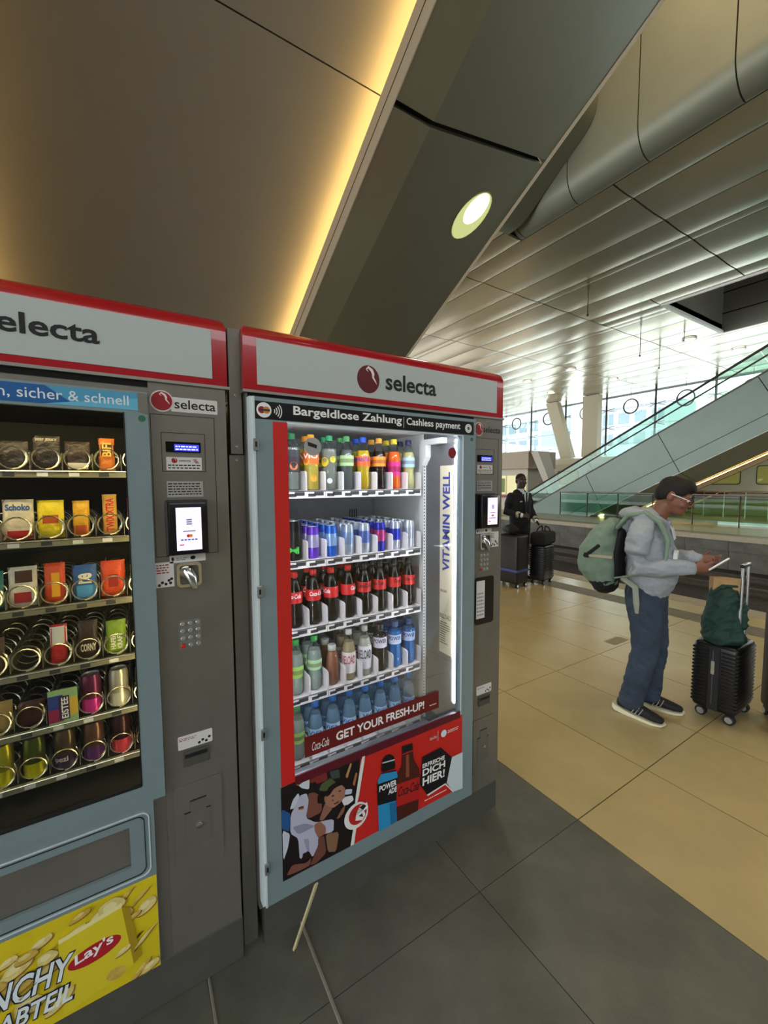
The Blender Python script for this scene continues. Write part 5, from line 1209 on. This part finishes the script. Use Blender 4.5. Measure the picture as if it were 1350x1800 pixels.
# jeans
t = MB()
t.limb([((0, .028, .92), .158, .112), ((0, .020, .84), .172, .128), ((0, .015, .77), .165, .120)], (1, 0, 0), 20)
ANK = {1: (.100, -.035, .085), -1: (-.095, .045, .085)}; KN = {1: (.100, .040, .47), -1: (-.092, .070, .47)}
for s in (-1, 1):
    a, k = Vector(ANK[s]), Vector(KN[s])
    t.limb([((s*.082, .022, .80), .095, .115), ((s*.090, .040, .64), .090, .100), (k[:], .074, .082), (k.lerp(a, .5)[:], .066, .076), (k.lerp(a, .93)[:], .061, .074), (a[:], .064, .078)], (1, 0, 0), 18)
    for f in (.35, .75, .9): c = k.lerp(a, f); t.limb([((c+Vector((-.03, .05, .02)))[:], .018, .022), ((c+Vector((.03, .055, 0)))[:], .018, .022)], (0, 0, 1), 8)
    for f in (.05, .2): c = k.lerp(a, f); t.limb([((c+Vector((-.03, -.06, .02)))[:], .018, .02), ((c+Vector((.035, -.055, 0)))[:], .018, .02)], (0, 0, 1), 8)
jeans = blob('jeans', t, m_jean, body, voxel=.0075, smooth=3, fold=(.0055, 6, 11))
MB().limb([((0, .028, .915), .160, .114), ((0, .028, .945), .158, .113)], (1, 0, 0), 22).build('belt', mat('belt_dark', '1c2026', .6), jeans, smooth=2)
for s in (-1, 1):
    rot = Matrix.Rotation(R(-10*s if s > 0 else 8), 3, 'Z')
    A = Vector((ANK[s][0], ANK[s][1], 0))
    def F(x, y, z): return (A+rot @ Vector((x, y, z)))[:]
    u = MB(); u.limb([(F(0, -.055, .062), .038, .045), (F(0, .0, .066), .041, .046), (F(0, .08, .052), .044, .034), (F(0, .150, .040), .046, .024), (F(0, .190, .034), .034, .016)], (1, 0, 0), 14)
    u.limb([(F(0, -.020, .075), .042, .048), (F(0, -.015, .105), .040, .046)], (1, 0, 0), 14)
    sh = blob('shoe', u, m_shoe, body, voxel=.006, smooth=3)
    so = MB(); out = []
    prof = [(-.105, .030), (-.085, .042), (-.03, .043), (.03, .043), (.09, .050), (.15, .050), (.195, .036), (.212, .012)]
    L = [F(-w, y, 0)[:2] for y, w in prof]+[F(w, y, 0)[:2] for y, w in prof[::-1]]
    zt = [.050, .045, .032, .024, .019, .017, .018, .020]; zt = zt+zt[::-1]; zb = [.018, .006, .001, .001, .001, .001, .006, .016]; zb = zb+zb[::-1]
    so.loft([[(p[0], p[1], z) for p, z in zip(L, zb)], [(p[0], p[1], z) for p, z in zip(L, zt)]])
    so.build('sole', m_sole, sh, smooth=True)
    for q in range(3):
        w_ = MB(); w_.tube([F(.046, .02+.022*q, .030), F(.043, .035+.022*q, .058), F(.030, .045+.022*q, .080)], .0032, 5); w_.build('stripe', mat('stripe_grey', '8c8c88', .5), sh)
    for q in range(3): MB().tube([F(-.026, .055+.025*q, .086-.010*q), F(0, .060+.025*q, .094-.011*q), F(.026, .055+.025*q, .086-.010*q)], .0030, 5).build('lace', mat('lace', '3c3c40', .7), sh)
# phone, held in both hands
pm = Vector((.020, .395, 1.085))
ph = thing('phone', 'white mobile phone held in the hands of the hooded person', 'phone', (0, 0, 0), 0, local=True)
ph.location = Matrix.Translation(ML) @ Matrix.Rotation(MA, 4, 'Z') @ pm; ph.rotation_euler = (R(42), R(-12), MA)
MB().box(-.036, .036, -.064, .064, -.005, .004, bev=.003).build('phone_case', mat('phone_white', 'e4e2dc', .4), ph, smooth=True)
MB().box(-.032, .032, -.060, .060, .004, .0048).build('phone_screen', mat('phone_screen', '9aa4b4', .2, emit=.25), ph)
# backpack
bp = thing('backpack', 'sage green canvas backpack worn by the hooded person', 'backpack', ML, MA, local=True)
m_pack = mat('canvas_sage', '74897a', .85, noise=.15, scale=14, bump=.4, bscale=24); m_pblack = mat('pack_black', '121316', .8)
t = MB(); t.limb([((0, -.235, .905), .140, .105), ((0, -.285, .98), .155, .135), ((0, -.285, 1.10), .150, .130), ((0, -.235, 1.23), .130, .092), ((0, -.185, 1.30), .105, .055)], (1, 0, 0), 20)
t.ell((0, -.265, 1.02), (.158, .158, .175), 20, 14); t.ell((0, -.235, 1.17), (.135, .112, .14), 20, 14)
sack = blob('sack', t, m_pack, bp, voxel=.008, smooth=6, fold=(.0075, 8, 8))
MB().limb([((0, -.235, .865), .128, .088), ((0, -.240, .895), .142, .108)], (1, 0, 0), 20).build('base', m_pblack, bp, smooth=2)
t = MB(); t.limb([((0, -.140, .93), .135, .030), ((0, -.148, 1.10), .140, .034), ((0, -.130, 1.26), .120, .030)], (1, 0, 0), 16); t.build('back_pad', m_pblack, bp, smooth=2)
MB().limb([((.142, -.255, 1.155), .008, .012), ((.156, -.300, 1.110), .008, .012), ((.150, -.345, 1.075), .008, .010)], (1, 0, 0), 8).build('side_strap', m_pblack, bp, smooth=2)
MB().box(.138, .156, -.325, -.165, 1.070, 1.090, bev=.004).build('side_band', mat('band_beige', 'a59f88', .8), bp)
MB().box(.148, .162, -.345, -.315, 1.065, 1.098, bev=.003).build('buckle', m_pblack, bp)
for s in (-1, 1):
    pts = [((s*.105, -.150, 1.285), .026, .014), ((s*.120, -.085, 1.372), .028, .017), ((s*.128, .010, 1.395), .028, .018), ((s*.130, .090, 1.340), .028, .018), ((s*.135, .142, 1.225), .026, .016), ((s*.160, .135, 1.09), .020, .010), ((s*.205, .02, 1.00), .016, .006), ((s*.150, -.145, .945), .016, .006)]
    MB().limb(pts, (1, 0, 0), 10).build('shoulder_strap', m_pack, bp, smooth=2)
    if s > 0: MB().limb([((.165, -.10, .955), .020, .005), ((.182, -.02, .905), .020, .005), ((.186, -.01, .80), .019, .005), ((.184, -.005, .735), .012, .005)], (0, 1, 0), 8).build('loose_strap', mat('strap_pale', '8e9486', .8), bp, smooth=2)

# ---------------------------------------------------------------- ribbed cabin case beside him
m_shell = mat('shell_black', '101013', .35, bump=.1, bscale=60); m_rubber = mat('rubber', '18181b', .6); m_tube = mat('tube_alu', 'c3ccd0', .25, metal=.8)
def trolley(name, label, loc, rotz, w, d, h, m, ribs=16, horiz=True, handle=.0, strap=None, zip_=True):
    c = thing(name, label, 'suitcase', loc, rotz, local=True); z0 = .065
    sh = MB().box(-w/2, w/2, -d/2, d/2, z0, h, bev=.030, seg=4).build('shell', m, c, smooth=True)
    if horiz:
        for k in range(ribs):
            z = z0+.045+(h-z0-.09)*k/(ribs-1)
            mb = MB(); g = (h-z0-.09)/(ribs-1)*.30
            for (x0, x1) in ((-w/2-.0022, -.035), (.035, w/2+.0022)):
                mb.box(x0, x1, -d/2-.003, d/2+.003, z-g, z+g, bev=min(.003, g*.8), seg=1)
            mb.build('rib', m, sh, smooth=True)
    else:
        for k in range(ribs):
            x = -w/2+.035+(w-.07)*k/(ribs-1); MB().box(x-.006, x+.006, -d/2-.004, d/2+.004, z0+.03, h-.03, bev=.003, seg=1).build('rib', m, sh, smooth=True)
    if zip_:
        for y in (-d/2-.0065, d/2+.0065): MB().box(-.030, .030, y-.003, y+.003, z0+.01, h-.02, bev=.002, seg=1).build('zip_panel', m_rubber, c)
        MB().tube([(-.006, -d/2-.011, z0+.05), (-.006, -d/2-.011, h-.04)], .003, 6).build('zip_teeth', mat('zip_grey', '5a5b60', .4, metal=.5), c)
        MB().box(-.016, .004, -d/2-.016, -d/2-.008, h-.20, h-.11, bev=.002, seg=1).build('zip_pull', m_tube, c)
    for sx in (-1, 1):
        for sy in (-1, 1):
            x, y = sx*(w/2-.045), sy*(d/2-.035)
            f = MB().limb([((x, y, .085), .020, .020), ((x+.004, y, .050), .014, .014)], (1, 0, 0), 10).build('caster_fork', m_rubber, c, smooth=2)
            for q in (-.011, .011):
                MB().lathe([(.008, -.007), (.030, -.007), (.033, -.003), (.033, .003), (.030, .007), (.008, .007)], (x+.006, y+q, .0335), 18, 'y').build('wheel', m_rubber, f, smooth=True)
            for q in (-.019, .019): MB().lathe([(.004, -.001), (.021, -.001), (.021, .001), (.004, .001)], (x+.006, y+q, .0335), 14, 'y').build('hubcap', m_tube, f, smooth=True)
    if strap: MB().box(-w/2-.006, w/2+.006, -d/2-.006, d/2+.006, strap[0], strap[0]+.035, bev=.004).build('strap', strap[1], c)
    return c
sc = trolley('cabin_suitcase', 'black ribbed cabin suitcase with raised handle beside the hooded person', (3.428, 1.085, 0), R(-88), .245, .345, .52, m_shell)
def raised(c, x, w, h, top, m=m_tube):
    for s in (-1, 1):
        MB().tube([(x, s*w/2, h-.02), (x, s*w/2, top)], .0085, 10).build('handle_tube', m, c, smooth=True)
        MB().tube([(x-.004, s*w/2, h-.02), (x-.004, s*w/2, h+.24)], .011, 10).build('handle_sleeve', m, c, smooth=True)
        MB().lathe([(.014, h-.005), (.018, h+.004), (.014, h+.010)], (x, s*w/2, 0), 12).build('handle_socket', m_rubber, c, smooth=True)
    MB().limb([((x, -w/2-.012, top), .014, .012), ((x, w/2+.012, top), .014, .012)], (1, 0, 0), 12).build('handle_grip', m_rubber, c, smooth=2)
    MB().limb([((x, -w/2-.006, top+.010), .011, .006), ((x, w/2+.006, top+.010), .011, .006)], (1, 0, 0), 12).build('grip_cap', m_tube, c, smooth=2)
raised(sc, .088, .110, .52, 1.045)
# green bag slumped on the case
gb = thing('tote_bag', 'dark green soft bag holding a paper sack on the cabin suitcase', 'bag', (3.400, 1.085, .52), R(2), local=True)
m_gb = mat('bag_green', '16362f', .75, noise=.25, scale=12, bump=.8, bscale=18)
t = MB(); t.limb([((-.030, 0, .040), .120, .110), ((-.025, .01, .13), .110, .105), ((-.010, .01, .23), .100, .095), ((0, 0, .315), .088, .085)], (1, 0, 0), 18)
t.limb([((-.06, -.09, .05), .05, .045), ((-.02, .0, .20), .06, .05), ((.03, .08, .28), .04, .04)], (1, 0, 0), 10); t.limb([((.02, -.08, .10), .04, .04), ((.03, -.07, .25), .035, .04)], (1, 0, 0), 10)
t.limb([((.03, -.05, .04), .05, .05), ((.055, .06, .03), .04, .05)], (1, 0, 0), 10); t.limb([((.04, -.02, .28), .03, .03), ((.10, -.04, .31), .02, .02), ((.135, -.05, .305), .018, .018)], (0, 1, 0), 10)
blob('bag_cloth', t, m_gb, gb, voxel=.007, smooth=3, fold=(.013, 9, 13))
MB().tube([(-.085, .05, .33), (-.07, -.0, .385), (-.02, -.06, .385), (.10, -.05, .33)], .009, 8).build('bag_strap', m_gb, gb, smooth=True)
ps = thing('paper_sack', 'brown paper sack sticking out of the dark green bag', 'paper bag', (3.425, 1.075, .52), R(-60), local=True)
t = MB(); pts = lambda z, w, d, k: [(x, y, z+random.uniform(-k, k)) for x, y in ((-w-.02, -d), (-.02, -d-.006), (w-.02, -d), (w-.02, d), (-.02, d+.006), (-w-.02, d))]
random.seed(9); t.loft([pts(.28, .075, .060, 0), pts(.36, .080, .062, .003), pts(.425, .080, .060, .012)]); t.build('paper', mat('kraft_paper', 'a98a60', .85, noise=.12, scale=20, bump=.6, bscale=30), ps)
# suitcase cut by the picture's edge
bk = trolley('large_suitcase', 'tall navy black suitcase standing next to the ribbed cabin case', (3.552, .730, 0), R(30), .42, .27, .74, mat('shell_navy', '14161f', .5), ribs=0, horiz=True, zip_=False)
MB().box(-.213, -.205, -.10, .10, .10, .66, bev=.003).build('side_panel', m_rubber, bk)

# ---------------------------------------------------------------- man in uniform
UA = R(172); UL = (5.46, 4.52, 0)
un = thing('person', 'person in dark uniform with white shirt standing behind tall luggage', 'person', UL, UA, local=True)
m_suit = mat('suit_navy', '0b0c11', .8, noise=.1, scale=20, bump=.2, bscale=30)
b = MB(); TU = head(b, (0, .02, 1.612), 1.02, tilt=0, turn=-18)
b.limb([((0, -.01, 1.36), .066, .062), ((0, 0, 1.46), .058, .058), ((0, .005, 1.54), .056, .058)], (1, 0, 0))
b.limb([((0, 0, .92), .13, .09), ((0, 0, 1.2), .15, .10), ((0, -.01, 1.38), .14, .075)], (1, 0, 0))
for s in (-1, 1): b.limb([((s*.09, 0, .88), .075, .08), ((s*.10, .01, .48), .05, .052), ((s*.10, 0, .09), .04, .042), ((s*.10, .05, .05), .035, .025)], (1, 0, 0))
UE = {1: (.27, -.02, 1.12), -1: (-.27, -.02, 1.10)}; UW = {1: (.16, .23, 1.07), -1: (-.19, .18, .965)}
for s in (-1, 1): b.limb([((s*.16, 0, 1.38), .045, .045), (UE[s], .04, .04), (UW[s], .025, .022)], (0, 0, 1))
hand(b, UW[1], (-.55, .8, -.05), (-.3, .2, -.9), (-.4, .1, .9), 40); hand(b, UW[-1], (.1, .75, -.65), (.5, .3, .6), (.5, .6, .2), 55)
ub = blob('body', b, m_skin2, un, voxel=.009, smooth=2)
face_parts(TU, ub, 1.02, lip='4a2824')
h = MB(); hel((0, 0, 0), (.001, .001, .001)); h = MB()
for p, r in (((0, -.018, .045), (.0785, .096, .078)), ((0, -.06, .0), (.068, .055, .06))):
    t = MB().ell((0, 0, 0), r, 16, 10); h.add([TU((v[0]+p[0], v[1]+p[1], v[2]+p[2])) for v in t.v], t.f)
blob('hair', h, mat('hair_short', '1a1512', .9), ub, voxel=.009, smooth=2)
t = MB(); t.limb([((0, .01, .80), .195, .135), ((0, .01, .95), .190, .135), ((0, .01, 1.10), .188, .135), ((0, .0, 1.25), .205, .138), ((0, -.01, 1.37), .195, .112), ((0, -.01, 1.43), .12, .08)], (1, 0, 0), 20)
for s in (-1, 1): t.limb([((s*.165, -.01, 1.365), .075, .078), ((s*.22, -.015, 1.24), .068, .07), (UE[s], .062, .062), (tuple(Vector(UE[s]).lerp(Vector(UW[s]), .88)), .048, .044)], (0, 0, 1), 14)
jk = blob('jacket', t, m_suit, ub, voxel=.011, smooth=4, fold=(.005, 7, 10))
MB().prism([(-.045, 1.435), (.045, 1.435), (.030, 1.30), (.006, 1.02), (-.006, 1.02), (-.030, 1.30)], 'y', .10, .1515).build('shirt_front', mat('shirt_white', 'd5dbe2', .7), jk)
MB().limb([((0, .005, 1.425), .072, .068), ((0, .008, 1.462), .065, .063)], (1, 0, 0), 14).build('shirt_collar', MATS['shirt_white'], jk, smooth=2)
MB().prism([(-.014, 1.43), (.014, 1.43), (.020, 1.18), (0, 1.12), (-.020, 1.18)], 'y', .14, .1555).build('tie', mat('tie_dark', '171a26', .6), jk)
for s in (-1, 1):
    a, c = Vector(UE[s]), Vector(UW[s])
    MB().limb([(a.lerp(c, .93)[:], .038, .034), (a.lerp(c, 1.0)[:], .037, .033)], (0, 0, 1), 14).build('shirt_cuff', MATS['shirt_white'], jk, smooth=2)
    for f in (.72, .80): MB().limb([(a.lerp(c, f)[:], .0515, .0480), (a.lerp(c, f+.025)[:], .0508, .0472)], (0, 0, 1), 16).build('sleeve_stripe', mat('braid_grey', 'a9a48c', .6), jk, smooth=2)
    MB().limb([((s*.05, .13, 1.40), .016, .008), ((s*.035, .152, 1.25), .020, .008), ((s*.012, .156, 1.06), .012, .007)], (1, 0, 0), 8).build('lapel', m_suit, jk, smooth=2)
MB().prism([(.075, 1.28), (.115, 1.272), (.11, 1.288), (.09, 1.296)], 'y', .128, .150).build('wing_badge', mat('badge_silver', 'd0d0cc', .4, metal=.5), jk)
t = MB(); t.limb([((0, .01, .93), .165, .115), ((0, .01, .82), .175, .125)], (1, 0, 0), 18)
for s in (-1, 1): t.limb([((s*.09, .01, .82), .095, .11), ((s*.10, .015, .47), .075, .08), ((s*.10, .0, .07), .068, .078)], (1, 0, 0), 16)
tz_ = blob('trousers', t, m_suit, ub, voxel=.011, smooth=3)
for s in (-1, 1): blob('shoe', MB().limb([((s*.10, -.06, .045), .036, .040), ((s*.10, .06, .045), .042, .036), ((s*.11, .16, .030), .040, .024)], (1, 0, 0), 14), mat('leather_black', '0e0e10', .3), ub, voxel=.009, smooth=2)
# his luggage
bc_ = trolley('large_suitcase', 'tall brown black suitcase with blue strap in front of the uniformed person', (5.00, 4.30, 0), R(4), .29, .46, .80, mat('shell_brown', '191412', .4), ribs=0, strap=(.245, mat('strap_blue', '3a4f8c', .6)), zip_=False)
rc = trolley('trolley_suitcase', 'black ribbed trolley suitcase carrying a soft duffel bag', (5.52, 4.12, 0), R(12), .34, .24, .62, m_shell, ribs=14, zip_=False)
df = thing('duffel_bag', 'black soft duffel bag lying on the ribbed trolley suitcase', 'bag', (5.52, 4.10, .625), R(12), local=True)
t = MB().box(-.24, .21, -.12, .12, .0, .20, bev=.045, seg=3)
blob('duffel_body', t, mat('duffel_black', '0d0d10', .8, bump=.4, bscale=20), df, voxel=.012, smooth=3)
for s in (-1, 1): MB().tube([(-.10, s*.07, .185), (-.07, s*.05, .255), (.0, s*.03, .285), (.07, s*.05, .255), (.10, s*.07, .185)], .010, 8).build('carry_handle', MATS['duffel_black'], df, smooth=True)
sb = thing('shoulder_bag', 'black soft bag lying on the tall brown black suitcase', 'bag', (5.02, 4.32, .802), R(60), local=True)
blob('bag_body', MB().limb([((-.15, 0, .06), .09, .058), ((0, 0, .075), .10, .070), ((.15, 0, .06), .09, .058)], (0, 1, 0), 16), MATS['duffel_black'], sb, voxel=.012, smooth=3)
